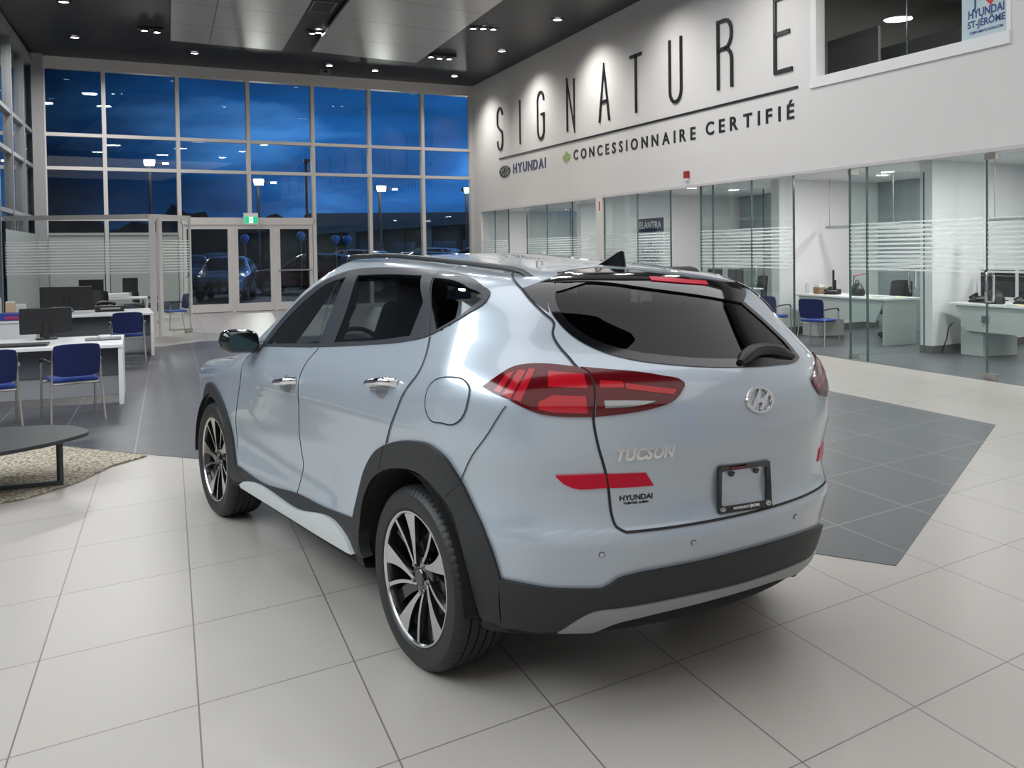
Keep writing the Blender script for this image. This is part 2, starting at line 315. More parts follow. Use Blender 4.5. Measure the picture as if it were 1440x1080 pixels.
# left wall: curtain wall running towards the camera
w3=bpy.data.objects.new('window_3',None);COL.objects.link(w3);struct(w3)
mb=MB();x=-3.25;yb=bw(-12.45)[1]
ys=[yb-.1-1.85*k for k in range(8)]
for y in ys: mb.box(x-.08,x+.10,y-.05,y+.05,0,6.62)
for z in (2.62,3.93,4.80): mb.box(x-.06,x+.08,ys[-1],yb,z-.045,z+.045)
mb.box(x-.08,x+.10,ys[-1],yb,6.47,6.70);mb.box(x-.06,x+.08,ys[-1],yb,0,.1);mb.build('window_frame',mat('side_mullion_grey',(.22,.225,.235),.5),w3,smooth=False)
mb=MB();mb.box(x,x+.01,ys[-1],yb,.1,6.5);mb.build('pane',M_CURT,w3,smooth=False)
struct(MB().box(-9.1,-9,-7,yb-1.85*7,0,7).box(-9,-3.2,yb-1.85*7-.1-.1,yb-1.85*7-.1,0,7).build('wall_left',mat('night_reflection_dark',(.13,.14,.16),.6),smooth=False))  # unseen wall coloured dark, standing in for night glazing in the car's reflections
struct(MB().box(-9,9.3,-7.1,-7,0,7).build('wall_front',M_WALL,smooth=False))
# entrance doors
def doorleaf(n,t0,t1,bar=None):
    d=bpy.data.objects.new('door_%d'%n,None);COL.objects.link(d);struct(d)
    mb=MB();f=.10
    bbox_t(mb,t0,t0+f,-.06,.02,.02,2.46);bbox_t(mb,t1-f,t1,-.06,.02,.02,2.46);bbox_t(mb,t0+f,t1-f,-.06,.02,2.34,2.46);bbox_t(mb,t0+f,t1-f,-.06,.02,.02,.24)
    mb.build('door_frame',M_ALUW,d,smooth=False)
    mb=MB();bbox_t(mb,t0+f,t1-f,-.02,-.01,.24,2.34);mb.build('pane',M_CURT,d,smooth=False)
    if bar:
        a,b=bw(t0+.04,-.12),bw(t1-.04,-.12);mb=MB();mb.tube([(*a,1.15),(*b,1.15)],.022,8)
        for t in (t0+.05,t1-.05): p,q=bw(t,-.12),bw(t,-.05);mb.tube([(*p,1.15),(*q,1.15)],.018,6)
        mb.build('push_bar',M_STEEL,d)
    return d
doorleaf(1,-8.80,-7.50);doorleaf(2,-7.42,-6.32);doorleaf(3,-6.24,-5.19,True)
mb=MB();bbox_t(mb,-8.87,-5.1,-.10,.08,2.46,2.60);bbox_t(mb,-7.50,-7.42,-.08,.04,0,2.5);bbox_t(mb,-6.32,-6.24,-.08,.04,0,2.5);struct(mb.build('trim_3',M_ALUW,smooth=False))
# pale roller blinds behind the lower left panes
for k,(t0,t1) in enumerate(((-12.10,-10.80),(-10.66,-8.95))):
    o=MB();bbox_t(o,t0,t1,-.20,-.195,.35,2.20);bbox_t(o,t0,t1,-.24,-.18,2.18,2.24)
    tag(o.build('roller_blind',mat('blind_fabric',(.34,.36,.355),.8),smooth=False),['pale roller blind drawn down in the corner pane behind the glass office','pale roller blind drawn down in the pane next to the entrance doors'][k],'blind','roller blinds')
bl=MB();bl.box(-3.10,-3.095,yb-5.5,yb-.5,.0,2.2);tag(bl.build('roller_blind',MATS['blind_fabric'],smooth=False),'long pale roller blind behind the side glazing at the far left','blind','roller blinds')
# ---------------------------------------------------------------- SUV body surface
def pchip(pts):
    pts=np.array(sorted(pts),float);x=pts[:,0];y=pts[:,1];h=np.diff(x);d=np.diff(y)/h
    m=np.zeros(len(x))
    for i in range(1,len(x)-1):
        if d[i-1]*d[i]>0:
            w1=2*h[i]+h[i-1];w2=h[i]+2*h[i-1];m[i]=(w1+w2)/(w1/d[i-1]+w2/d[i])
    m[0]=d[0];m[-1]=d[-1]
    def f(q):
        q=np.clip(np.asarray(q,float),x[0],x[-1]);i=np.clip(np.searchsorted(x,q)-1,0,len(h)-1)
        t=(q-x[i])/h[i]
        return y[i]*(1+2*t)*(1-t)**2+m[i]*h[i]*t*(1-t)**2+y[i+1]*t*t*(3-2*t)+m[i+1]*h[i]*t*t*(t-1)
    return f
def sstep(t): t=np.clip(t,0,1);return t*t*(3-2*t)
def gsn(x,c,w): return np.exp(-((x-c)/w)**2)
def smax(a,b,k):
    h=np.maximum(k-np.abs(a-b),0)/k
    return np.maximum(a,b)+h*h*k*.25
Wp=pchip([(.10,.80),(.18,.86),(.26,.90),(.36,.915),(.50,.912),(.62,.908),(.76,.912),(.88,.925),(.955,.936),(1.0,.936),(1.05,.925),(1.10,.905),(1.15,.878),(1.3,.80),(1.45,.72),(1.55,.655),(1.70,.55)])
Bl=pchip([(-1,1.22),(-.4,1.185),(0,1.15),(.5,1.12),(1.5,1.08),(2.2,1.05),(3.5,1.0)])
Rz=pchip([(.10,-.50),(.2,-.62),(.26,-.74),(.34,-.815),(.44,-.858),(.52,-.880),(.60,-.904),(.628,-.911),(.648,-.906),(.69,-.885),(.74,-.876),(.80,-.880),(.86,-.895),(.93,-.91),(1.0,-.905),(1.07,-.893),(1.12,-.87),(1.17,-.835),(1.22,-.79),(1.35,-.67),(1.48,-.545),(1.56,-.46),(1.7,-.30)])
Hz=pchip([(-1,1.44),(-.6,1.49),(-.4,1.515),(0,1.552),(.45,1.582),(.9,1.603),(1.2,1.59),(1.45,1.50),(2.25,1.06),(2.7,1.00),(3.2,.93),(3.45,.84),(3.6,.6)])
def Ssurf(x,z):
    zz=z-(Bl(x)-1.10)*sstep((z-.90)/.2)
    w=Wp(zz)
    # plan taper, front and rear; greenhouse narrows faster to the back
    w=w-.10*sstep((x-2.2)/1.5)*1.2-.02*sstep((-.1-x)/.9)*1.0
    w=w-.10*sstep((.1-x)/1.0)*sstep((z-1.15)/.3)
    w=w+.012*gsn(x,0,.55)*gsn(z,.92,.16)
    # concave lower door sculpt
    w=w-.022*gsn(z,.55,.11)*sstep((x-.5)/.3)*sstep((2.3-x)/.3)
    return w
def Rsurf(y,z):
    a=np.where(y<0,-y*1.07,y)
    return Rz(z)+.27*a*a+.10*(a/.8)**5+.03*sstep((z-1.1)/.2)*(a/.6)**2
def body(x,y,z):
    a=np.where(y<0,-y*(1+.07*sstep((.6-x)/1.)+.13*sstep((z-1.08)/.25)*sstep((.9-x)/1.2)),y)
    side=a-Ssurf(x,z)
    rear=(Rsurf(y,z)-x)*.93
    crown=(.06*a*a+.07*np.maximum(a-.35,0)**2)*np.where(y<0,1.6,1.)
    top=(z-Hz(x)+crown*sstep((1.4-x)/.4)+.06*a*a*sstep((x-1.4)/.4))*np.where(x>1.3,.9,1.)
    front=(x-(3.52-.16*(a/.8)**2.2-.10*np.maximum(.45-z,0)-.25*np.maximum(z-.8,0)))*.95
    f=smax(side,rear,.16)
    f=smax(f,top,.10)
    f=smax(f,front,.25)
    f=smax(f,.270-z,.02)
    return f
def grad(x,y,z,e=2e-3):
    g=np.stack([body(x+e,y,z)-body(x-e,y,z),body(x,y+e,z)-body(x,y-e,z),body(x,y,z+e)-body(x,y,z-e)],-1)
    return g/np.linalg.norm(g,axis=-1,keepdims=True)
def solve(o,d,smx=2.5):
    """o,d (N,3): o inside, first outward crossing"""
    o=np.asarray(o,float);d=np.asarray(d,float)
    lo=np.zeros(len(o));hi=np.full(len(o),smx)
    st=np.linspace(0,smx,60);found=np.zeros(len(o),bool)
    for s0,s1 in zip(st[:-1],st[1:]):
        p=o+d*s1
        m=(~found)&(body(p[:,0],p[:,1],p[:,2])>0)
        lo[m]=s0;hi[m]=s1;found|=m
    for _ in range(26):
        mid=.5*(lo+hi);p=o+d*mid[:,None];ins=body(p[:,0],p[:,1],p[:,2])<0
        lo=np.where(ins,mid,lo);hi=np.where(ins,hi,mid)
    return o+d*(.5*(lo+hi))[:,None]
def side_map(uv,sgn=1):   # (x,z) -> surface
    uv=np.asarray(uv,float);n=len(uv)
    return solve(np.c_[uv[:,0],np.zeros(n),uv[:,1]],np.c_[np.zeros(n),np.full(n,sgn),np.zeros(n)],1.2)
AX=.35
def cyl_map(uv,sgn=1):    # (azimuth behind the axis x=AX, z)
    uv=np.asarray(uv,float);n=len(uv)
    return solve(np.c_[np.full(n,AX),np.zeros(n),uv[:,1]],np.c_[-np.cos(uv[:,0]),sgn*np.sin(uv[:,0]),np.zeros(n)],1.9)
CS={
 'window_surround':[(1.753,1.115,1),(1.668,1.225),(1.544,1.335),(1.377,1.438),(1.181,1.502),(1.028,1.528),(0.865,1.537),(0.548,1.541),(0.316,1.535),(0.109,1.525),(-0.053,1.509),(-0.195,1.479),(-0.271,1.445),(-0.277,1.426),(-0.223,1.378),(-0.107,1.316),(-0.045,1.291),(0.16,1.252),(0.447,1.22),(0.969,1.171)],
 'front_glass':[(1.671,1.133,1),(1.565,1.253),(1.402,1.371),(1.242,1.452),(1.04,1.493,1),(0.979,1.186,1)],
 'rear_glass':[(0.815,1.202,1),(0.84,1.344),(0.913,1.503,1),(0.58,1.512),(0.287,1.51,1),(0.119,1.41,1),(0.107,1.279,1),(0.395,1.241)],
 'quarter_glass':[(0.182,1.503,1),(0.021,1.496),(-0.12,1.474),(-0.251,1.429),(-0.215,1.389),(-0.078,1.312,1)],
 'fuel_flap':[(-0.203,1.072),(-0.207,1.119),(-0.23,1.143),(-0.269,1.157),(-0.327,1.165),(-0.392,1.159),(-0.427,1.133),(-0.434,1.097),(-0.43,1.067),(-0.414,1.034),(-0.39,1.014),(-0.362,1.005),(-0.323,1.006),(-0.238,1.01),(-0.211,1.035)],
 'rear_arch_clad':[(0.499,0.475,1),(0.478,0.524),(0.463,0.558),(0.374,0.708),(0.25,0.808),(0.162,0.847),(0.078,0.873),(-0.109,0.909),(-0.246,0.914),(-0.323,0.888),(-0.388,0.812),(-0.438,0.726),(-0.501,0.63),(-0.531,0.514),(-0.534,0.493,1),(-0.503,0.316,1),(-0.481,0.329),(-0.444,0.324,1),(-0.41,0.509),(-0.318,0.714),(-0.236,0.755),(-0.146,0.787),(0.023,0.783),(0.17,0.747),(0.33,0.661),(0.397,0.57),(0.42,0.476),(0.397,0.337),(0.389,0.334,1),(0.461,0.33,1)],
 'sill_clad':[(2.105,0.41,1),(1.649,0.395),(1.172,0.44),(0.822,0.448),(0.499,0.475,1),(0.461,0.33,1),(0.474,0.332,1),(0.596,0.395),(1.155,0.373),(1.829,0.371),(1.95,0.347,1)],
 'sill_strip':[(1.984,0.331,1),(1.9,0.359),(1.829,0.372),(1.156,0.376),(0.588,0.4),(0.535,0.379),(0.474,0.332,1),(0.52,0.327,1),(0.787,0.322),(1.196,0.32),(1.96,0.317,1)],
 'seam_bumper':[(-0.57,1.088),(-0.517,0.991),(-0.438,0.885),(-0.396,0.823),(-0.319,0.725)],
}
CY={
 'lamp_outer':[(0.807,1.143,1),(0.765,1.178),(0.722,1.207),(0.678,1.217),(0.635,1.218),(0.532,1.206,1),(0.507,1.19),(0.499,1.163),(0.499,1.118),(0.506,1.054,1),(0.577,1.056),(0.636,1.064),(0.695,1.09),(0.738,1.113),(0.782,1.131)],
 'lamp_inner':[(0.525,1.206,1),(0.445,1.196),(0.376,1.187),(0.286,1.168),(0.229,1.149),(0.222,1.141),(0.237,1.119),(0.266,1.093),(0.333,1.072),(0.419,1.06),(0.499,1.054,1),(0.493,1.118),(0.493,1.163),(0.502,1.19)],
 'reverse_lamp':[(0.473,1.102,1),(0.421,1.1),(0.327,1.092,1),(0.362,1.084),(0.472,1.079,1)],
 'reflector_outer':[(0.604,0.86,1),(0.541,0.862),(0.474,0.863,1),(0.466,0.814,1),(0.56,0.818),(0.581,0.831)],
 'reflector_inner':[(0.469,0.863,1),(0.361,0.858,1),(0.335,0.81,1),(0.373,0.81),(0.461,0.813,1)],
 'rear_glass':[(0.597,1.48,1),(0.614,1.456),(0.616,1.429),(0.607,1.392),(0.587,1.358),(0.539,1.306),(0.463,1.258),(0.372,1.226),(0.26,1.204),(0.138,1.187),(-0.011,1.173),(-0.196,1.163),(-0.317,1.162),(-0.362,1.172,1),(-0.378,1.223),(-0.351,1.314),(-0.304,1.395,1),(-0.301,1.429,1),(-0.17,1.467),(0.09,1.506),(0.403,1.52)],
 'pillar_garnish':[(0.711,1.469,1),(0.558,1.517,1),(0.596,1.485),(0.614,1.451),(0.616,1.426),(0.612,1.387,1),(0.663,1.422)],
 'black_band':[(0.759,0.493,1),(0.727,0.49),(0.699,0.487),(0.619,0.475),(0.552,0.471),(0.484,0.468,1),(0.455,0.486),(0.441,0.499),(0.4,0.511),(0.289,0.52),(0.164,0.523),(-0.032,0.525),(-0.307,0.507),(-0.516,0.473,1),(-0.502,0.417,1),(-0.498,0.377),(-0.309,0.396),(-0.199,0.398),(0.044,0.402),(0.232,0.405),(0.421,0.397),(0.499,0.392),(0.602,0.313,1),(0.659,0.309),(0.72,0.317),(0.761,0.316,1)],
 'skid_plate':[(0.602,0.313,1),(0.499,0.392),(0.421,0.397),(0.232,0.405),(0.044,0.402),(-0.199,0.398),(-0.496,0.372,1),(-0.479,0.344,1),(-0.334,0.337),(-0.165,0.361),(0.032,0.368),(0.179,0.366),(0.355,0.354),(0.444,0.338),(0.5,0.309,1)],
 'spoiler_band':[(0.558,1.517,1),(0.353,1.531),(0.009,1.517),(-0.222,1.491),(-0.479,1.456,1),(-0.427,1.432),(-0.281,1.385,1),(-0.117,1.414),(0.179,1.456),(0.399,1.484),(0.587,1.487,1)],
 'silver_lip':[(0.711,1.469),(0.643,1.495),(0.556,1.517),(0.346,1.532),(-0.001,1.518),(-0.227,1.492),(-0.499,1.456)],
 'bar':[(0.77,1.131,1),(0.739,1.184,1),(0.716,1.193,1),(0.751,1.126,1)],
 'bar2':[(0.744,1.119,1),(0.704,1.198,1),(0.682,1.196,1),(0.721,1.109,1)],
 'bar3':[(0.715,1.109,1),(0.674,1.201,1),(0.656,1.201,1),(0.693,1.101,1)],
 'block':[(0.619,1.194,1),(0.52,1.184,1),(0.513,1.14,1),(0.62,1.147,1)],
 'block2':[(0.645,1.102,1),(0.607,1.122,1),(0.521,1.117,1),(0.518,1.065,1),(0.613,1.071,1),(0.647,1.08,1)],
 'iblock':[(0.476,1.163,1),(0.412,1.156,1),(0.413,1.138,1),(0.48,1.141,1)],
 'iblock2':[(0.407,1.151,1),(0.255,1.123,1),(0.271,1.108,1),(0.406,1.134,1)],
}
# ================================================================ SUV
def spl(pts,closed,step):
    P=[(float(p[0]),float(p[1])) for p in pts];C=[len(p)>2 for p in pts];n=len(P);out=[]
    rng=range(n if closed else n-1)
    for i in rng:
        p1=np.array(P[i]);p2=np.array(P[(i+1)%n]);L=np.linalg.norm(p2-p1)
        if L<1e-9: continue
        p0=np.array(P[i-1]) if (closed or i>0) else p1;p3=np.array(P[(i+2)%n]) if (closed or i+2<n) else p2
        m1=np.zeros(2);m2=np.zeros(2)
        d=p2-p1
        a=np.linalg.norm(p1-p0);b=np.linalg.norm(p3-p2)
        m1=d if (C[i] or a<1e-9) else (d*(a/L)+(p1-p0)*(L/a))/(a+L)*L
        m2=d if (C[(i+1)%n] or b<1e-9) else (d*(b/L)+(p3-p2)*(L/b))/(b+L)*L
        k=max(1,int(round(L/step)))
        for j in range(k):
            t=j/k;out.append(tuple(p1*(1+2*t)*(1-t)**2+m1*t*(1-t)**2+p2*t*t*(3-2*t)+m2*t*t*(t-1)))
    if not closed: out.append(P[-1])
    return out
def inpoly(x,y,poly):
    x=np.asarray(x);y=np.asarray(y);r=np.zeros(x.shape,bool);n=len(poly)
    for i in range(n):
        x1,y1=poly[i];x2,y2=poly[i-1]
        c=((y1>y)!=(y2>y))
        with np.errstate(divide='ignore',invalid='ignore'): xi=(x2-x1)*(y-y1)/(y2-y1+1e-15)+x1
        r^=c&(x<xi)
    return r
def segdist(x,y,poly):
    d=np.full(x.shape,9.)
    for i in range(len(poly)):
        a=np.array(poly[i-1]);b=np.array(poly[i]);ab=b-a;l=ab@ab
        if l<1e-14: continue
        t=np.clip(((x-a[0])*ab[0]+(y-a[1])*ab[1])/l,0,1)
        d=np.minimum(d,np.hypot(x-a[0]-t*ab[0],y-a[1]-t*ab[1]))
    return d
def inset(poly,dist):
    n=len(poly);A=sum(poly[i][0]*poly[(i+1)%n][1]-poly[(i+1)%n][0]*poly[i][1] for i in range(n));s=1 if A>0 else -1
    o=[]
    for i in range(n):
        p0=np.array(poly[i-2]);p1=np.array(poly[i-1]) ;p2=np.array(poly[i])
        d=(p2-p0);l=np.linalg.norm(d)
        if l<1e-9: continue
        d/=l;nrm=np.array([-d[1],d[0]])*s;o.append(tuple(p1+nrm*dist))
    return o
def mesh_with_normals(name,v,f,nr_loops,mats,mi=None,parent=None):
    me=bpy.data.meshes.new(name);me.from_pydata([tuple(p) for p in v],[],f)
    for m in (mats if isinstance(mats,(list,tuple)) else [mats]): me.materials.append(m)
    me.polygons.foreach_set('use_smooth',[True]*len(f))
    if mi is not None: me.polygons.foreach_set('material_index',mi)
    me.update();me.normals_split_custom_set(nr_loops)
    return link(bpy.data.objects.new(name,me),parent)
def patch(name,outer,m,parent,mp='side',sgn=1,off=.003,thick=.01,step=.02,holes=(),spline=True,offfn=None):
    F=side_map if mp=='side' else cyl_map
    k=1. if mp=='side' else 1.1
    loops=[spl(outer,True,step/k) if spline else list(outer)]+[list(h) for h in holes]
    V=[];E=[]
    for lp in loops:
        o=len(V);V+=lp;E+=[(o+i,o+(i+1)%len(lp)) for i in range(len(lp))]
    a=np.array(loops[0]);x0,y0=a.min(0);x1,y1=a.max(0);sx=step/k;sy=step
    gx,gy=np.meshgrid(np.arange(x0+sx/2,x1,sx),np.arange(y0+sy/2,y1,sy));gx=gx.ravel();gy=gy.ravel()
    ok=inpoly(gx,gy,loops[0])&(segdist(gx,gy,loops[0])>sx*.45)
    for h in loops[1:]: ok&=~inpoly(gx,gy,h)&(segdist(gx,gy,h)>sx*.45)
    V+=list(zip(gx[ok],gy[ok]))
    r=delaunay_2d_cdt([Vector(p) for p in V],E,[],0,1e-6)
    v2=np.array([tuple(p) for p in r[0]]);T=r[2]
    c=np.array([v2[list(t)].mean(0) for t in T])
    ok=inpoly(c[:,0],c[:,1],loops[0])
    for h in loops[1:]: ok&=~inpoly(c[:,0],c[:,1],h)
    T=[tuple(t) for t,q in zip(T,ok) if q]
    P=F(v2,sgn);G=grad(P[:,0],P[:,1],P[:,2])
    o=off if offfn is None else offfn(v2)[:,None]
    top=P+G*o;bot=P+G*(o-thick)
    # orientation
    a,b,cc=T[len(T)//2];nn=np.cross(top[b]-top[a],top[cc]-top[a])
    if nn@G[a]<0: T=[t[::-1] for t in T]
    ec={}
    for t in T:
        for i in range(3):
            e=(t[i],t[(i+1)%3]);ec[e]=1
    bd=[e for e in ec if (e[1],e[0]) not in ec]
    n=len(v2);v=list(top)+list(bot);f=list(T);nl=[tuple(G[i]) for t in T for i in t]
    for (i,j) in bd:
        q=(j,i,n+i,n+j);f.append(q);w=np.cross(v[q[1]]-v[q[0]],v[q[2]]-v[q[0]]);w/=np.linalg.norm(w)+1e-12
        nl+=[tuple(w)]*4
    return mesh_with_normals(name,v,f,nl,m,None,parent)
def ribbon(name,pts,m,parent,mp='side',sgn=1,w=.006,off=.004,step=.015,closed=False):
    F=side_map if mp=='side' else cyl_map;k=1. if mp=='side' else 1.1
    q=np.array(spl(pts,closed,step/k));P=F(q,sgn);G=grad(P[:,0],P[:,1],P[:,2])
    n=len(P);v=[];nl=[]
    for i in range(n):
        d=(P[(i+1)%n]-P[i-1]) if closed else (P[min(i+1,n-1)]-P[max(i-1,0)])
        t=np.cross(G[i],d);t/=np.linalg.norm(t)+1e-12
        v+=[P[i]+G[i]*off-t*w/2,P[i]+G[i]*off+t*w/2];nl+=[G[i],G[i]]
    f=[]
    for i in range(n if closed else n-1):
        j=(i+1)%n;f.append((2*i,2*i+1,2*j+1,2*j))
    w_=np.cross(v[f[0][1]]-v[f[0][0]],v[f[0][2]]-v[f[0][0]])
    if w_@nl[0]<0: f=[q[::-1] for q in f]
    return mesh_with_normals(name,v,f,[tuple(nl[i]) for q in f for i in q],m,None,parent)
def onsurf(mp,uv,sgn=1,off=0.):
    F=side_map if mp=='side' else cyl_map
    P=F([uv],sgn)[0];g=grad(*P);return P+g*off,g
# ---- materials
M_SIL=mat('silver_metallic_paint',(.485,.55,.618),.33,metal=.38,coat=1.,coatr=.02)
M_CLAD=mat('charcoal_cladding',(.022,.023,.025),.55,bump=.05,bscale=900)
M_SATIN=mat('satin_silver_trim',(.34,.36,.37),.35,metal=.5)
M_STRIP=mat('sill_silver_trim',(.62,.66,.66),.3,metal=.3)
M_TRIM=mat('black_window_trim',(.032,.036,.045),.38,coat=.1)
M_TINT=glassmat('privacy_glass',(.30,.32,.33),.045)
M_TINTF=glassmat('front_door_glass',(.62,.68,.67),.05)
M_TINTR=glassmat('rear_screen_glass',(.30,.32,.33),.026)
M_REDL=mat('red_lens',(.10,.001,.004),.12,coat=.3)
M_REDB=mat('bright_red_lens',(.45,.003,.014),.15,coat=.6)
M_REFL=mat('red_reflector',(.56,.002,.03),.3,coat=.15,spec=.2)
M_CLEAR=mat('clear_lens',(.35,.36,.37),.12,metal=.5,coat=1)
M_SEAM=mat('panel_gap_black',(.012,.012,.014),.6)
M_RUB=mat('tyre_rubber',(.018,.018,.019),.5,bump=.04,bscale=500)
M_MACH=mat('machined_alloy',(.72,.73,.74),.18,metal=1)
M_RIMB=mat('gloss_black_alloy',(.012,.012,.014),.15,coat=1)
M_DISC=mat('brake_disc_steel',(.30,.30,.30),.35,metal=1)
M_LINER=mat('wheel_arch_liner',(.008,.008,.008),.9)
M_SEAT=mat('dark_seat_cloth',(.035,.035,.038),.7)
M_CABIN=mat('dark_cabin_trim',(.020,.020,.022),.8)
M_CABG=mat('grey_headliner',(.10,.10,.10),.9)
HEAD=math.radians(90)-TH+.5915439082
ch,sh=math.cos(HEAD),math.sin(HEAD);QX,QY=-3.205558268540432,2.5712671626429513
CARLOC=(-(ch*QX-sh*QY),-(sh*QX+ch*QY),0.)
suv=thing('suv','silver mid-size SUV with black arch cladding parked diagonally on the showroom tiles','car',CARLOC,HEAD)
# ---- shell
def shell_grid(nps=92,nph=256,nx=118,nf=46,xa=.35,xb=2.6,zc=.85):
    O=[];D=[]
    ph=np.linspace(0,2*PI,nph,endpoint=False)
    for i in range(1,nps+1):
        a=PI/2*i/nps;O.append((xa,a,-1))
    for i in range(1,nx): O.append((xa+(xb-xa)*i/nx,PI/2,0))
    for i in range(nf,0,-1): O.append((xb,PI/2*i/nf,1))
    o=[];d=[]
    for (x,a,s) in O:
        for p in ph:
            o.append((x,0,zc))
            if s==0: d.append((0,math.sin(p),math.cos(p)))
            else: d.append((s*math.cos(a),math.sin(a)*math.sin(p),math.sin(a)*math.cos(p)))
    o+= [(xa,0,zc),(xb,0,zc)];d+=[(-1,0,0),(1,0,0)]
    P=solve(np.array(o),np.array(d),2.2);R=len(O);f=[]
    for i in range(R-1):
        for k in range(nph): f.append((i*nph+k,(i+1)*nph+k,(i+1)*nph+(k+1)%nph,i*nph+(k+1)%nph))
    c0=R*nph;c1=c0+1
    for k in range(nph):
        f.append((c0,k,(k+1)%nph));f.append((c1,(R-1)*nph+(k+1)%nph,(R-1)*nph+k))
    return P,f
def sub_mesh(name,P,G,f,m,parent):
    used=sorted({i for q in f for i in q});mp={j:i for i,j in enumerate(used)}
    f2=[tuple(mp[i] for i in q) for q in f];return mesh_with_normals(name,P[used],f2,[tuple(G[used[i]]) for q in f2 for i in q],m,None,parent)
WH_R=(0.0,.352);WH_F=(2.615,.352)
GL=[spl(CS[k],True,.02) for k in ('front_glass','rear_glass','quarter_glass')]
GLR=spl(CY['rear_glass'],True,.02)
def classify(P,f):
    c=np.array([P[list(q)].mean(0) for q in f]);x,y,z=c.T;g=grad(x,y,z)
    hole=np.zeros(len(f),bool)
    side=(np.abs(g[:,1])>.5)
    for p in GL: hole|=side&inpoly(x,z,inset(p,-.004))
    az=np.arctan2(y,AX-x);hole|=(x<0.1)&(g[:,0]<-.2)&inpoly(az,z,inset(GLR,.012))
    for (wx,wz),r in ((WH_R,.432),(WH_F,.40)): hole|=(np.hypot(x-wx,z-wz)<r)&(np.abs(y)>.45)&(z<.9)
    ws=(x>1.42)&(x<2.22)&(np.abs(y)<.60+.10*(x-1.42))&(g[:,2]>.5)&(z>1.08)
    under=(g[:,2]<-.55)|(z<.372)
    grille=(x>3.3)&(np.abs(y)<.52)&(z>.42)&(z<.80)&(g[:,0]>.6)
    lamp=(x>2.9)&(np.abs(y)>.50)&(z>.66)&(z<.80)&(g[:,0]>.25)
    blk=side&inpoly(x,z,inset(spl(CS['window_surround'],True,.02),.008))|((x<.1)&(g[:,0]<-.2)&inpoly(az,z,inset(GLR,.002)))
    for (wx,wz),r in ((WH_R,.50),(WH_F,.445)): blk|=(np.hypot(x-wx,z-wz)<r)&(np.abs(y)>.45)&(z<.9)
    return hole,ws,under,grille,lamp,blk
SP,SF=shell_grid();SG=grad(SP[:,0],SP[:,1],SP[:,2])
hole,ws,under,grl,hl,blk=classify(SP,SF)
blk&=~hole
sel=lambda m:[q for q,k in zip(SF,m) if k]
rest=~(hole|ws|under|grl|hl|blk)
sub_mesh('opening_frame',SP,SG,sel(blk),mat('frame_black',(.01,.01,.012),.6),suv)
sub_mesh('body_shell',SP,SG,sel(rest),M_SIL,suv)
sub_mesh('windshield',SP,SG,sel(ws&~hole&~blk),M_TINTF,suv)
sub_mesh('underbody',SP,SG,sel(under&~hole&~ws&~blk),M_LINER,suv)
sub_mesh('grille',SP,SG,sel(grl&~hole&~blk),M_BLACKG,suv)
for s in (1,-1):
    k=np.array([P_>0 for P_ in [s*SP[list(q)][:,1].mean() for q in SF]])
    sub_mesh('headlamp',SP,SG,sel(hl&~hole&~grl&~blk&k),M_CLEAR,suv)
# dark inner lining following the shell a little inside it
hole2=hole|ws
LP=SP-SG*.035
liner=sub_mesh('cabin_lining',LP,-SG,[q[::-1] for q,k in zip(SF,~hole2&(np.array([SP[q[0]][2] for q in SF])>.62)&(np.array([SP[q[0]][0] for q in SF])<2.3)) if k],M_CABIN,suv)
boxo('cabin_floor',-.45,2.2,-.72,.72,.60,.63,M_CABIN,suv)
for s in (1,-1):
    q=[]
    for x in np.linspace(1.40,2.26,12):
        a=.60+.10*(x-1.42)-.01;p=solve(np.array([[x,s*a,.75]]),np.array([[0,0,1.]]),2.)[0];q.append((p[0],p[1],p[2]-.035))
    MB().tube(q,.05,8,ry=.04).build('windshield_pillar_trim',M_CABIN,suv)
for xx in (1.42,2.21):
    q=[tuple(solve(np.array([[xx,y,.8]]),np.array([[0,0,1.]]),2.)[0]-np.array([0,0,.02])) for y in np.linspace(-.60,.60,10)]
    MB().tube(q,.05,8,ry=.03).build('windshield_edge_trim',M_CABIN,suv)
# ---- side patches
FD=[(1.75,1.10,1),(1.4,1.128),(.966,1.166,1),(1.03,1.092),(1.045,1.06),(1.075,.923),(1.125,.774),(1.132,.66),(1.14,.58),(1.165,.516),(1.185,.44,1),(1.65,.40),(2.08,.42,1),(2.12,.5),(2.14,.62),(2.05,.80),(1.93,.937),(1.86,1.05,1)]
RD=[(.958,1.166,1),(.447,1.213),(.16,1.243),(-.05,1.285,1),(-.08,1.231),(-.093,1.17),(-.038,1.092),(.048,.966),(.136,.863),(.25,.80),(.374,.70),(.463,.55),(.50,.46,1),(.822,.44),(1.18,.435,1),(1.158,.516),(1.133,.58),(1.125,.66),(1.118,.774),(1.068,.923),(1.038,1.06),(1.023,1.092)]
import math as _m
def arcpts(c,r,a0,a1,n): return [(c[0]+r*math.cos(math.radians(a0+(a1-a0)*i/n)),c[1]+r*math.sin(math.radians(a0+(a1-a0)*i/n))) for i in range(n+1)]
fo=arcpts((2.615,.352),.475,12,172,14);fi=arcpts((2.615,.352),.385,176,6,14)
FCLAD=[(3.16,.46,1)]+[(a,b) for a,b in fo[1:-1]]+[(2.11,.41,1),(1.95,.345,1),(2.09,.32,1),(2.20,.32,1)]+[(a,b) for a,b in fi[1:-1]]+[(3.03,.36,1),(3.14,.36,1)]
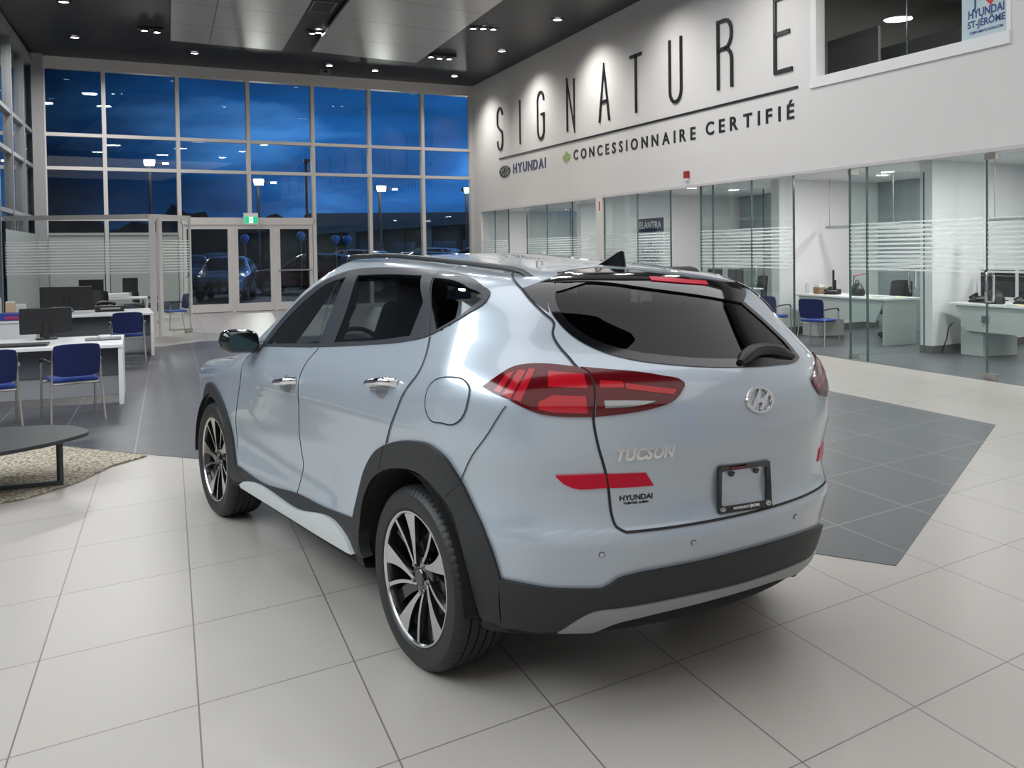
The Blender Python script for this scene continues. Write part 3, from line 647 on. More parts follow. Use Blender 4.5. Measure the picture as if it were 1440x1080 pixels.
for s in (1,-1):
    d1=patch('front_door',FD,M_SIL,suv,sgn=s);d2=patch('rear_door',RD,M_SIL,suv,sgn=s)
    ribbon('panel_seam',[(.962,1.166),(1.027,1.092),(1.042,1.06),(1.072,.923),(1.122,.774),(1.129,.66),(1.137,.58),(1.161,.516),(1.183,.44)],M_SEAM,d1,sgn=s,w=.007)
    ribbon('panel_seam',[(-.05,1.287),(-.08,1.231),(-.093,1.17),(-.038,1.092),(.048,.966),(.136,.863)],M_SEAM,d2,sgn=s,w=.007)
    ribbon('panel_seam',[(1.75,1.10),(1.86,1.05),(1.93,.937),(2.05,.80),(2.14,.62),(2.12,.5)],M_SEAM,d1,sgn=s,w=.007)
    sur=spl(CS['window_surround'],True,.02)
    ws_=patch('window_surround',sur,M_TRIM,suv,sgn=s,off=.005,thick=.02,holes=GL,spline=False)
    ribbon('surround_seam',[(.97,1.172),(1.05,1.30),(1.10,1.42),(1.09,1.515)],M_SEAM,ws_,sgn=s,w=.006,off=.006)
    ribbon('surround_seam',[(-.045,1.291),(.04,1.40),(.20,1.528)],M_SEAM,ws_,sgn=s,w=.006,off=.006)
    patch('front_door_window',GL[0],M_TINTF,suv,sgn=s,off=.001,thick=.004,spline=False)
    patch('rear_door_window',GL[1],M_TINT,suv,sgn=s,off=.001,thick=.004,spline=False)
    patch('quarter_window',GL[2],M_TINT,suv,sgn=s,off=.001,thick=.004,spline=False)
    rc=patch('rear_arch_cladding',CS['rear_arch_clad'],M_CLAD,suv,sgn=s,off=.014,thick=.05)
    patch('front_arch_cladding',FCLAD,M_CLAD,suv,sgn=s,off=.014,thick=.05)
    patch('sill_cladding',CS['sill_clad'],M_CLAD,suv,sgn=s,off=.013,thick=.02)
    patch('sill_strip',CS['sill_strip'],M_STRIP,suv,sgn=s,off=.030,thick=.03)
    ribbon('panel_seam',[(-.57,1.088),(-.515,.985),(-.438,.885),(-.395,.823),(-.36,.775)],M_SEAM,suv,sgn=s,w=.004)
    ribbon('cladding_seam',[(-.40,.81),(-.30,.735)],M_SEAM,rc,sgn=s,w=.004,off=.015)
    ribbon('cladding_seam',[(.144,.86),(.235,.73)],M_SEAM,rc,sgn=s,w=.004,off=.015)
patch('fuel_flap',CS['fuel_flap'],M_SIL,suv,off=.0035,thick=.006,step=.012)
ribbon('panel_seam',CS['fuel_flap'],M_SEAM,suv,w=.005,off=.0042,closed=True)
# ---- door handles
for s in (1,-1):
    for cx,cz,dz,nm in ((1.205,.990,.028,'door_handle'),(.160,1.088,.032,'door_handle')):
        q=[]
        for t in np.linspace(-1,1,13):
            p,g=onsurf('side',(cx+t*.115,cz-dz/2*t*1.1),s);q.append(Vector(p)+Vector(g)*(.042*(1-abs(t)**4)+.002))
        MB().tube(q,[.008+.013*(1-abs(t)**3) for t in np.linspace(-1,1,13)],12,ry=.017).build(nm,M_CHROME,suv)
        cup=[(cx+.055*math.cos(a),cz-.012+.042*math.sin(a)) for a in np.linspace(0,2*PI,24,endpoint=False)]
        patch('handle_cup',cup,M_SATIN,suv,sgn=s,off=.0045,thick=.004,step=.01,spline=False)
# ---- mirrors
for s in (1,-1):
    mb=MB();n=20;k=12;rings=[]
    for i in range(k+1):
        t=i/k;yy=.112*t;sc=(1-(abs(2*t-1))**3.2)**.42 if 0<t<1 else .02
        rr=[(.075*sc*np.sign(math.cos(a))*abs(math.cos(a))**.75+.02*t,yy*1.9,.064*sc*np.sign(math.sin(a))*abs(math.sin(a))**.75-.012*(1-t)) for a in np.linspace(0,2*PI,n,endpoint=False)]
        rings+=rr
    f=[(i*n+j,i*n+(j+1)%n,(i+1)*n+(j+1)%n,(i+1)*n+j) for i in range(k) for j in range(n)]
    mb.add([(1.765+a,s*(.885+b),1.155+c) for a,b,c in rings],f+[tuple(range(n)),tuple(range(k*n,k*n+n))])
    mo=mb.build('door_mirror',M_BLACKG,suv,angle=1.2)
    MB().tube([(1.745,s*.855,1.115),(1.75,s*.93,1.108),(1.76,s*.96,1.12)],[.032,.026,.028],10).build('mirror_arm',M_BLACKG,mo)
    g=MB();pl_=[(math.cos(a),math.sin(a)) for a in np.linspace(0,2*PI,20,endpoint=False)]
    g.add([(1.693,s*(0.992+.080*np.sign(a)*abs(a)**.7),1.152+.047*np.sign(b)*abs(b)**.7) for a,b in pl_],[tuple(range(20))]);g.build('mirror_glass',mat('mirror_dark_reflection',(.05,.08,.085),.08,metal=1.),mo)  # dark teal reflection put into the mirror's own colour
# ---- roof rails
for s in (1,-1):
    pts=[];
    for x in np.linspace(-.28,1.42,30):
        ph=.70 if s>0 else -.80
        o=np.array([[x,0,.9]]);d=np.array([[0,math.sin(ph),math.cos(ph)]]);d=d
        p=solve(o,d/np.linalg.norm(d),1.3)[0];e_=min(1,(x+.28)/.10,(1.42-x)/.14);pts.append((p[0],p[1],p[2]+.024*max(e_,0)**.5-.004))
    MB().tube(pts,[.013]*30,8,ry=.012).build('roof_rail',M_BLACK,suv)
# ---- shark fin antenna
fb=solve(np.array([[-.13,0,1.]]),np.array([[0,0,1.]]),1.2)[0]
mb=MB()
prof=[(.10,0.),(.06,.012),(0.,.035),(-.05,.058),(-.075,.064),(-.085,.058),(-.095,.0)]
v=[]
for (dx,dz) in prof: v+=[(fb[0]+dx,-.004-.022*(1-dz/.07),fb[2]-.012),(fb[0]+dx,-.004,fb[2]+dz),(fb[0]+dx,.004,fb[2]+dz),(fb[0]+dx,.004+.022*(1-dz/.07),fb[2]-.012)]
mb.add(v,[(4*i+j,4*i+4+j,4*i+5+j,4*i+1+j) for i in range(6) for j in range(3)]+[(0,1,2,3),(24,25,26,27)]);mb.build('shark_fin_antenna',M_BLACKG,suv)
# ---- rear: tailgate, glass, lamps, bumper pieces
fR=lambda a:.70*a+.185
def mirl(l): return [(-fR(p[0]),p[1]-(.04 if p[1]>.75 else 0))+tuple(p[2:]) for p in l][::-1]
gl_in=inset(GLR,.028)
fr=patch('rear_window',GLR,M_TINTR,suv,mp='cyl',off=.002,thick=.004,spline=False)
patch('window_frit',GLR,M_BLACKG,fr,mp='cyl',off=.007,thick=.012,holes=[gl_in],spline=False)
TGL=[(.716,1.469,1),(.667,1.42),(.629,1.385),(.596,1.351),(.602,1.316),(.583,1.274),(.556,1.239),(.532,1.206),(.507,1.19),(.497,1.162),(.497,1.118),(.503,1.051),(.494,.965),(.473,.868),(.463,.81),(.457,.741),(.452,.705),(.443,.678),(.418,.661,1)]
tg_out=spl(TGL+mirl(TGL),True,.018)
tgate=patch('tailgate',tg_out,M_SIL,suv,mp='cyl',off=.0035,thick=.008,step=.018,spline=False,holes=[inset(GLR,.004)])
ribbon('panel_seam',[(1.0,1.545),(.79,1.517)]+TGL+mirl(TGL),M_SEAM,tgate,mp='cyl',w=.009,off=.0042)
for s in (1,-1):
    sc=(lambda l:l) if s>0 else (lambda l:[(fR(p[0]),p[1]-.055)+tuple(p[2:]) for p in l])
    lo=patch('tail_lamp',sc(CY['lamp_outer']),M_REDL,suv,mp='cyl',sgn=s,off=.010,thick=.012,step=.014)
    li=patch('tailgate_lamp',sc(CY['lamp_inner']),M_REDL,suv,mp='cyl',sgn=s,off=.010,thick=.012,step=.014)
    for nm,b,pa,m_ in (('light_bar','bar',lo,M_REDB),('light_bar','bar2',lo,M_REDB),('light_bar','bar3',lo,M_REDB),('brake_segment','block',lo,M_REDB),('brake_segment','block2',lo,M_REDB),('lamp_segment','iblock',li,M_REDB),('lamp_segment','iblock2',li,M_REDB)):
        patch(nm,sc(CY[b]),m_,pa,mp='cyl',sgn=s,off=.0112,thick=.002,step=.02)
    if s>0: patch('reverse_lamp',sc(CY['reverse_lamp']),M_CLEAR,li,mp='cyl',sgn=s,off=.0125,thick=.003,step=.02)
    patch('rear_reflector',sc(CY['reflector_outer']),M_REFL,suv,mp='cyl',sgn=s,off=.008,thick=.01,step=.02)
    patch('tailgate_reflector',sc(CY['reflector_inner']),M_REFL,tgate,mp='cyl',sgn=s,off=.008,thick=.01,step=.02)
    patch('pillar_garnish',([(p[0],p[1])+tuple(p[2:]) for p in CY['pillar_garnish']] if s>0 else [(p[0]*.85,p[1]-.05)+tuple(p[2:]) for p in CY['pillar_garnish']]),M_BLACKG,suv,mp='cyl',sgn=s,off=.007,thick=.012,step=.015)
bb=patch('rear_bumper_cladding',CY['black_band'],M_CLAD,suv,mp='cyl',off=.016,thick=.03)
patch('rear_skid_plate',CY['skid_plate'],M_SATIN,suv,mp='cyl',off=.022,thick=.035)
for s in (1,-1):
    for a_,z_ in ((.4855,.592),(.218,.598)):
        p,g=onsurf('cyl',(a_*(1 if s>0 else .94),z_),s)
        t=Vector(g).to_track_quat('Z','Y').to_matrix().to_4x4();t.translation=Vector(p)
        mb=MB();mb.lathe([(.0001,.0035),(.0085,.0035),(.0087,.001)],16);ob=mb.build('parking_sensor',M_SIL,suv);ob.data.transform(t)
        mb=MB();mb.lathe([(.0086,.002),(.0108,.002)],16);ob=mb.build('sensor_ring',M_SEAM,suv);ob.data.transform(t)
MB().tube([(-.55,-.42,.33),(-.74,-.42,.322)],.035,14,ry=.028).build('exhaust_tip',M_BLACK,suv)
# spoiler band, lip, brake lamp
sb=patch('spoiler_band',CY['spoiler_band'],M_BLACKG,suv,mp='cyl',off=.010,thick=.02)
lip=np.array(spl(CY['silver_lip'],False,.02));LPp=cyl_map(lip,1)
v=[];nl=len(LPp)
for i,p in enumerate(LPp):
    t=i/(nl-1);h=math.sin(PI*min(1,max(0,t)))**.5
    xf=min(p[0]+.16,.2);tp=solve(np.array([[xf,p[1]*.97,1.0]]),np.array([[0,0,1.]]),1.2)[0]
    xm=p[0]+.06;tm=solve(np.array([[xm,p[1]*.985,1.0]]),np.array([[0,0,1.]]),1.2)[0]
    v+=[tuple(tp+np.array([0,0,.001])),(tm[0],tm[1],tm[2]+.012*h),(p[0]-.035*h,p[1],p[2]+.010*h),(p[0]-.036*h,p[1],p[2]-.008*h),(p[0]+.002,p[1],p[2]-.014)]
MB().add(v,[(5*i+j,5*i+5+j,5*i+6+j,5*i+1+j) for i in range(nl-1) for j in range(4)]).build('spoiler_lip',M_SIL,suv,angle=.9)
patch('high_brake_lamp',[(.121,1.494,1),(-.184,1.470,1),(-.165,1.456,1),(.136,1.480,1)],M_REFL,sb,mp='cyl',off=.014,thick=.006,step=.02)
# rear wiper housing
wp=[onsurf('cyl',q,1,.012)[0] for q in spl([(-.02,1.185),(-.10,1.213),(-.22,1.210),(-.31,1.178)],False,.03)]
MB().tube([tuple(p) for p in wp],[.012,.020]+[.026]*(len(wp)-4)+[.018,.010],10).build('wiper_housing',M_BLACK,suv)
# ---- badges and plate frame
def rearwarp(cy_,cz_,sl=0.,off=.006):
    """lay flat lettering on the rear surface around (y,z)"""
    def f(co):
        y=cy_-co[:,0];z=cz_+co[:,1]+sl*co[:,0]
        uv=[];P=np.zeros((len(co),3))
        o=np.c_[np.full(len(co),.2),y,z];P=solve(o,np.tile([[-1.,0,0]],(len(co),1)),1.6);G=grad(P[:,0],P[:,1],P[:,2])
        return P+G*(off+co[:,2])[:,None]
    return f
pb,_=onsurf('cyl',(.367,.925));pe,_=onsurf('cyl',(-.037,1.059));ps,_=onsurf('cyl',(.384,.775))
text_mesh('model_badge','TUCSON',M_CHROME,.050,.004,.0026,.96,rearwarp(pb[1],.925),tgate,space=1.05,shear=.25)
text_mesh('dealer_decal','HYUNDAI',M_BLACK,.0255,.0006,.0008,1.0,rearwarp(ps[1],.772,off=.0045),tgate,space=1.02)
text_mesh('dealer_decal','ST-JÉRÔME, QUÉBEC',M_BLACK,.0095,.0006,.0004,1.0,rearwarp(ps[1],.754,off=.0045),tgate)
def emblem(R1,R2,t,warp,m,parent,nm='emblem'):
    n=48;v=[];f=[]
    for i in range(n):
        a=2*PI*i/n;c,s=math.cos(a),math.sin(a)
        for (k,h) in ((1,0),(.97,t),(.80,t),(.77,0)): v.append((R1*k*c,R2*k*s,h))
    for i in range(n):
        j=(i+1)%n
        for q in range(3): f.append((4*i+q,4*j+q,4*j+q+1,4*i+q+1))
    o=len(v)
    # slanted H as two tapering curved strokes and a bar
    def stroke(pts,wd):
        nonlocal v,f
        b=len(v)
        for i,(x,y) in enumerate(pts):
            x0,y0=pts[max(i-1,0)];x1,y1=pts[min(i+1,len(pts)-1)];l=math.hypot(x1-x0,y1-y0);nx,ny=-(y1-y0)/l,(x1-x0)/l;w2=wd[i]/2
            v+=[(x-nx*w2,y-ny*w2,0),(x-nx*w2,y-ny*w2,t),(x+nx*w2,y+ny*w2,t),(x+nx*w2,y+ny*w2,0)]
        for i in range(len(pts)-1):
            for q in range(3): f.append((b+4*i+q,b+4*i+4+q,b+4*i+5+q,b+4*i+1+q))
    stroke([(-.66*R1,-.52*R2),(-.44*R1,-.2*R2),(-.14*R1,.25*R2),(.10*R1,.76*R2)],[.10*R1,.20*R1,.22*R1,.10*R1])
    stroke([(-.10*R1,-.76*R2),(.14*R1,-.25*R2),(.44*R1,.2*R2),(.66*R1,.52*R2)],[.10*R1,.22*R1,.20*R1,.10*R1])
    stroke([(-.34*R1,-.12*R2),(0,-.02*R2),(.34*R1,.12*R2)],[.14*R2,.30*R2,.14*R2])
    co=warp(np.array(v));return MB().add(co,f).build(nm,m,parent,angle=.7)
emblem(.073,.046,.008,rearwarp(pe[1],1.059),M_CHROME,tgate)
pc=.026;pz=.755
plate=MB()
def rr(w,h,r,n=6):
    o=[]
    for (cx,cy,a0) in ((w-r,h-r,0),(-w+r,h-r,90),(-w+r,-h+r,180),(w-r,-h+r,270)):
        for i in range(n+1): a=math.radians(a0+90*i/n);o.append((cx+r*math.cos(a),cy+r*math.sin(a)))
    return o
ro=rr(.132,.088,.012);ri=rr(.113,.066,.008);n=len(ro)
wf=rearwarp(pc,pz,-.05,.004)
v=np.array([(x,y,z) for lp,z in ((ro,0),(ro,.010),([(x_,y_-(-.004)) for x_,y_ in ri],.010),([(x_,y_+.004) for x_,y_ in ri],0)) for x,y in lp])
frm=MB().add(wf(v),[(k*n+i,k*n+(i+1)%n,(k+1)*n+(i+1)%n,(k+1)*n+i) for k in range(3) for i in range(n)]).build('plate_frame',M_BLACKG,tgate,angle=.5)
for dx in (-.065,.06):
    v=np.array([(dx+a,.062+b,c) for c in (0,.012) for a,b in ((-.012,0),(.012,0),(.006,-.016),(-.006,-.016))])
    MB().add(wf(v),[(0,1,2,3),(4,5,6,7),(0,1,5,4),(1,2,6,5),(2,3,7,6),(3,0,4,7)]).build('frame_clip',M_BLACKG,frm)
M_WTX=mat('white_print',(.75,.75,.75),.5)
text_mesh('frame_lettering','HYUNDAI ST-JÉRÔME',M_WTX,.0135,.0005,.0004,1.0,rearwarp(pc,pz-.0745,-.05,.0148),frm)
v=np.array([(x*.045-.035,y*.006+.078,.0106) for x,y in ((-1,-1),(1,-1),(1,1),(-1,1))])
MB().add(wf(v),[(0,1,2,3)]).build('frame_sticker',M_REDL,frm)
for dx in (-.112,.112): emblem(.013,.009,.001,rearwarp(pc-dx,pz-.074-.05*dx,0,.0148),M_CHROME,frm,'frame_emblem')
# ---- wheels
def wheel(s,cx):
    wt=bpy.data.objects.new('wheel',None);link(wt,suv);wt.location=(cx,s*.785,.352)
    if s<0: wt.rotation_euler=(0,0,PI)
    # tyre (axis y, outer face +y)
    n=216;prof=[(.256,-.095),(.270,-.112),(.300,-.120),(.325,-.117),(.342,-.103),(.350,-.085)]
    g=[(-.060,-.052),(-.022,-.012),(.016,.026),(.056,.064)];yy=-.085
    for a,b in g: prof+=[(.3515,a),(.3435,a+.001),(.3435,b-.001),(.3515,b)]
    prof+=[(.350,.085),(.342,.103),(.325,.117),(.300,.120),(.270,.114),(.256,.100)]
    v=[];f=[];m=len(prof)
    for i,(r,h) in enumerate(prof):
        for k in range(n):
            rr_=r
            if r>.345 and k%3==0: rr_=r-.0045
            if .338<r<.3435 and abs(h)>.1 and k%3==0: rr_=r-.003
            a=2*PI*k/n+ (.02 if h>0 else -.02)*abs(h)/.1;v.append((rr_*math.cos(a),h,rr_*math.sin(a)))
    for i in range(m-1):
        for k in range(n): f.append((i*n+k,(i+1)*n+k,(i+1)*n+(k+1)%n,i*n+(k+1)%n))
    MB().add(v,f).build('tyre',M_RUB,wt,angle=.5)
    rm=MB().lathe([(.256,-.100),(.240,-.09),(.232,-.05),(.228,.0),(.236,.06),(.242,.092),(.246,.104)],96,'y').build('rim_barrel',M_RIMB,wt)
    MB().lathe([(.246,.104),(.250,.110),(.257,.111),(.260,.104),(.258,.096)],96,'y').build('rim_lip',M_MACH,wt)
    def spoke(a_in,a_out,r_in,r_out,w_in,w_out,y_in,y_out,mts,name,pw=1.6,dep=.022):
        K=9;v=[];f=[];mi=[]
        p0=np.array([-math.cos(a_in)*r_in,math.sin(a_in)*r_in]);p1=np.array([-math.cos(a_out)*r_out,math.sin(a_out)*r_out])
        d=(p1-p0)/np.linalg.norm(p1-p0);nn=np.array([-d[1],d[0]])
        for i in range(K):
            t=i/(K-1);bow=.012*math.sin(PI*t);c=p0+(p1-p0)*t+nn*bow;w=w_in+(w_out-w_in)*t**pw;y=y_in+(y_out-y_in)*t**.8
            for (q,h) in ((-.5,-dep),(-.5,0),(.5,0),(.5,-dep)):
                pt=c+nn*w*q
                rad=np.linalg.norm(pt);
                if rad>.250: pt=pt*.250/rad
                v.append((pt[0],y+h,pt[1]))
        mb=MB()
        for i in range(K-1):
            for q in range(3): mb_i=1 if q==1 else 0;f.append(((4*i+q,4*i+4+q,4*i+5+q,4*i+1+q),mb_i))
        mb.v=[tuple(p) for p in v];mb.f=[list(a) for a,b in f]+[[0,1,2,3],[4*K-4,4*K-3,4*K-2,4*K-1]];mb.m=[b for a,b in f]+[0,0]
        mb.build(name,mts,wt,smooth=False)
    for k in range(5):
        th=math.radians(100-72*k)
        spoke(th+math.radians(42),th,.050,.252,.016,.092,.080,.104,[M_RIMB,M_MACH],'spoke',2.2)
        spoke(th+math.radians(52),th+math.radians(30),.052,.252,.012,.016,.078,.104,[M_RIMB,M_MACH],'spoke',1.)
        spoke(th+math.radians(60),th+math.radians(44),.055,.246,.035,.050,.050,.075,[M_RIMB,M_RIMB],'spoke_web',1.,.03)
    MB().lathe([(.0001,.088),(.030,.088),(.034,.084),(.034,.055)],32,'y').build('hub_cap',M_RIMB,wt)
    MB().lathe([(.034,.076),(.075,.070),(.082,.055),(.082,.02)],32,'y').build('hub',M_RIMB,wt)
    for k in range(5):
        a=math.radians(64-72*k);MB().lathe([(.0001,.090),(.009,.090),(.010,.086),(.010,.066)],10,'y',c=(-.056*math.cos(a),0,.056*math.sin(a))).build('lug_nut',M_STEEL,wt)
    MB().lathe([(.06,.01),(.155,.01),(.157,.006),(.157,-.010),(.06,-.012)],48,'y').build('brake_disc',M_DISC,wt)
    MB().lathe([(.0001,-.03),(.225,-.03)],32,'y').build('backing_plate',M_LINER,wt)
for s in (1,-1):
    wheel(s,0.);wheel(s,2.615)
    for (wx,wz),r in ((WH_R,.432),(WH_F,.405)):
        mb=MB();K=28;v=[]
        for i in range(K+1):
            a=PI*(i/K)*1.02-.01*PI;
            for y in (.40,.93 if wx<1 else .90): v.append((wx+r*math.cos(a),s*y,wz+r*math.sin(a)))
        v.append((wx,s*.40,wz))
        mb.add(v,[(2*i,2*i+1,2*i+3,2*i+2) for i in range(K)]+[(2*i,2*i+2,2*K+2) for i in range(K)])
        mb.build('wheel_arch_liner',M_LINER,suv)
# ---- cabin
for x0,ys in ((1.15,(.38,-.38)),(.22,(.42,0.,-.42))):
    for y in ys:
        st=bpy.data.objects.new('cabin_seat',None);link(st,suv);st.location=(x0,y,.63)
        mb=MB();mb.box(-.05,.48,-.24,.24,.12,.30);mb.build('seat_cushion',M_SEAT,st,bevel=.05,seg=3)
        mb=MB().add([(a-.30*t-.06*(1-t)*0,b*(.23-.04*t),.25+t*.50) for t in (0,1) for a,b in ((.06,-1),(.06,1),(-.08,1),(-.08,-1))],[(0,3,2,1),(4,5,6,7),(0,1,5,4),(1,2,6,5),(2,3,7,6),(3,0,4,7)]);mb.build('seat_back',M_SEAT,st,bevel=.04,seg=3)
        mb=MB().box(-.36,-.25,-.13,.13,.73,.90);mb.build('headrest',M_SEAT,st,bevel=.045,seg=3)
MB().tube([(1.62+.03*math.sin(a),.38+.18*math.cos(a),1.02+.17*math.sin(a)) for a in np.linspace(0,2*PI,25)],.014,8).build('steering_wheel',M_BLACK,suv)
boxo('dashboard',1.78,2.15,-.72,.72,.80,1.04,M_CABIN,suv,.05)
# ================================================================ wall lettering
M_INK=mat('black_sign_letter',(.012,.012,.014),.4);M_NAVY=mat('navy_sign_letter',(.008,.015,.10),.4)
M_LEAF=mat('green_leaf_mark',(.30,.42,.14),.5)
wallT=lambda y,z,off=.012: (lambda co: np.c_[WX-off-co[:,2],y-co[:,0],z+co[:,1]])
def slope_warp(yc,zc,sl,off=.004):
    return lambda co: np.c_[WX-off-co[:,2],yc-co[:,0],zc+co[:,1]-sl*co[:,0]]
def strokes(name,paths,wd,m,warp,parent,dp=.03):
    """letter drawn from stroke centre lines, mitred, with thickness"""
    mb=MB()
    for pts in paths:
        pts=[p for k,p in enumerate(pts) if k==0 or math.hypot(p[0]-pts[k-1][0],p[1]-pts[k-1][1])>.004]
        n=len(pts);v=[]
        for i,(x,y) in enumerate(pts):
            x0,y0=pts[max(i-1,0)];x1,y1=pts[min(i+1,n-1)]
            d0=np.array([x-x0,y-y0]);d1=np.array([x1-x,y1-y])
            if i==0:d0=d1
            if i==n-1:d1=d0
            d0=d0/np.linalg.norm(d0);d1=d1/np.linalg.norm(d1);n0=np.array([-d0[1],d0[0]]);n1=np.array([-d1[1],d1[0]])
            b=n0+n1;b/=np.linalg.norm(b);s=wd/2/max(.35,b@n0)
            for q in (-1,1):
                for h in (0,dp): v.append((x+b[0]*s*q,y+b[1]*s*q,h))
        f=[]
        for i in range(n-1):
            a=4*i;f+=[(a,a+4,a+5,a+1),(a+1,a+5,a+7,a+3),(a+3,a+7,a+6,a+2),(a+2,a+6,a+4,a)]
        f+=[(0,1,3,2),(4*n-4,4*n-2,4*n-1,4*n-3)]
        mb.add(warp(np.array(v)),f)
    return mb.build(name,m,parent,smooth=False)
def arc(cx,cy,rx,ry,a0,a1,n=8): return [(cx+rx*math.cos(math.radians(a0+(a1-a0)*i/n)),cy+ry*math.sin(math.radians(a0+(a1-a0)*i/n))) for i in range(n+1)]
h=.60;w_=.21;r=.19
LET={'S':[[(w_,h-.22)]+arc(0,h-.22,w_,.22,0,180)+[(-w_,h-.38)]+arc(-w_+.12,h-.40,.12,.16,180,245,3)+[(w_-.08,-.10)]+arc(w_-.14,-.24,.14,.2,50,0,3)+[(w_,-h+.22)]+arc(0,-h+.22,w_,.22,0,-180)+[(-w_,-h+.26)]],
'I':[[(0,-h),(0,h)]],'G':[[(w_,h-.24)]+arc(0,h-.22,w_,.22,0,180)+arc(0,-h+.22,w_,.22,180,360)+[(w_,.02),(.02,.02)]],
'N':[[(-w_,-h),(-w_,h),(w_,-h),(w_,h)]],'A':[[(-.25,-h),(0,h),(.25,-h)],[(-.15,-.16),(.15,-.16)]],
'T':[[(0,-h),(0,h)],[(-.25,h-.03),(.25,h-.03)]],'U':[[(-w_,h),(-w_,-h+.22)]+arc(0,-h+.22,w_,.22,180,360)+[(w_,h)]],
'R':[[(-w_,-h),(-w_,h-.03)]+[(.02,h-.03)]+arc(.02,h-.27,w_-.02,.24,90,-90)+[(-w_,h-.51)],[(.02,h-.51)]+arc(.0,-.12,w_,.20,80,0,4)+[(w_,-h)]],
'E':[[(.22,-h+.03),(-w_,-h+.03),(-w_,h-.03),(.22,h-.03)],[(-w_,.02),(.16,.02)]]}
sg=thing('wall_sign','tall black SIGNATURE lettering over a rule and small print on the white wall','sign',(WX-.01,19,4.4))
SY=dict(zip(range(9),(25.72,24.07,22.55,20.63,18.80,17.30,15.70,14.02,12.38)))
for i,chh in enumerate('SIGNATURE'):
    zc=5.145-.0155*(25.7-SY[i]) if i else 5.15
    w=slope_warp(SY[i],zc,.015);o=strokes('letter',LET[chh],.062,M_INK,w,None);o.data.transform(Matrix.Translation((-(WX-.01),-19,-4.4)));o.parent=sg
def onwall(o): o.data.transform(Matrix.Translation((-(WX-.01),-19,-4.4)));return o
mb=MB();v=[(WX-.004-d,y,z+q) for d in (0,.02) for y,z in ((25.83,4.295),(12.04,4.06)) for q in (-.018,.018)]
o=mb.add(v,[(0,1,3,2),(4,6,7,5),(0,4,5,1),(2,3,7,6),(0,2,6,4),(1,5,7,3)]).build('rule_line',M_INK,sg,smooth=False);onwall(o)
def word(nm,tx,m,size,off,xs,gap,width,warp):
    ms=[];x=0
    for c in tx:
        o=text_mesh(nm,c,m,size,.008,off,xs,None,None,align='LEFT');co=np.zeros(len(o.data.vertices)*3);o.data.vertices.foreach_get('co',co);co=co.reshape(-1,3)
        w_c=co[:,0].max()-co[:,0].min();co[:,0]+=x-co[:,0].min();x+=w_c+gap;ms.append((o,co))
    x-=gap;k=width/x
    for o,co in ms:
        co[:,0]=(co[:,0]-x/2)*k;o.data.vertices.foreach_set('co',np.asarray(warp(co)).ravel());o.data.update();o.parent=sg;onwall(o)
word('small_letter','CONCESSIONNAIRE',M_INK,.325,.006,1.2,.16,5.50,slope_warp(17.77,3.783,.0270))
word('small_letter','CERTIFIÉ',M_INK,.325,.006,1.2,.16,2.53,slope_warp(13.40,3.715,.0150))
word('brand_letter','HYUNDAI',M_NAVY,.36,.012,1.3,.06,2.42,slope_warp(23.48,3.868,.022))
o=emblem(.46,.165,.02,slope_warp(25.38,3.895,.02),M_INK,sg,'brand_emblem');onwall(o)
leaf=[(0,-.14),(.015,-.06),(.09,-.075),(.075,-.045),(.145,.01),(.115,.025),(.125,.07),(.085,.06),(.07,.08),(.04,.04),(.05,.115),(.025,.10),(0,.15)]
leaf=leaf+[(-x,y) for x,y in leaf[-2:0:-1]];v=[(x*1.7,y*1.15,z) for z in (0,.01) for x,y in leaf];n=len(leaf)
o=MB().add(slope_warp(20.94,3.84,0)(np.array(v)),[tuple(range(n)),tuple(range(n,2*n))[::-1]]+[(i,(i+1)%n,n+(i+1)%n,n+i) for i in range(n)]).build('leaf_mark',M_LEAF,sg,smooth=False);onwall(o)
# fire alarm, call point, upstairs poster
t=thing('fire_alarm','small red fire alarm strobe on the white wall below the small print','alarm',(WX,15.31,2.97))
boxo('alarm_body',-.06,0,-.07,.07,-.05,.08,mat('alarm_red',(.35,.02,.015),.4),t,.01);boxo('alarm_lens',-.05,0,-.05,.05,-.10,-.05,M_WHITE,t,.01)
t=thing('warning_sticker','narrow red and white sticker on the post between the office fronts','sticker',(WX,19.13,2.62))
boxo('sticker_sheet',-.004,0,-.06,.06,-.17,.13,M_WHITE,t,0);boxo('sticker_print',-.006,-.001,-.035,.035,-.14,.08,mat('sticker_red',(.6,.05,.06),.5),t,0)
t=thing('window_poster','pale blue poster with a red heart in the corner of the upstairs window','poster',(WX+.045,8.56,4.4))
boxo('poster_sheet',-.006,0,-.36,.36,-.36,.55,mat('poster_pale_blue',(.50,.62,.66),.5),t,0)
def pw(yc,zc,off=.008,sl=.06): return lambda co: np.c_[-off-co[:,2]*.3,yc-co[:,0],zc+co[:,1]+sl*0*co[:,0]]
text_mesh('poster_lettering','HYUNDAI',mat('poster_navy',(.02,.05,.22),.5),.135,.002,.004,.88,pw(0,-.03),t)
text_mesh('poster_lettering','ST-JÉRÔME',MATS['poster_navy'],.115,.002,.003,.98,pw(0,-.15),t)
text_mesh('poster_lettering','STJEROMEHYUNDAI.COM',MATS['poster_navy'],.044,.002,.001,.95,pw(0,-.25),t)
text_mesh('poster_lettering',"J'",MATS['poster_navy'],.18,.002,.004,1,pw(.14,.11),t)
hs=[(.11*math.sin(a)**3*.9,.0072*(13*math.cos(a)-5*math.cos(2*a)-2*math.cos(3*a)-math.cos(4*a))) for a in np.linspace(0,2*PI,30,endpoint=False)]
MB().add(pw(-.07,.13)(np.array([(x,y,0) for x,y in hs])),[tuple(range(30))]).build('heart',mat('heart_red',(.55,.02,.03),.5),t,smooth=False)
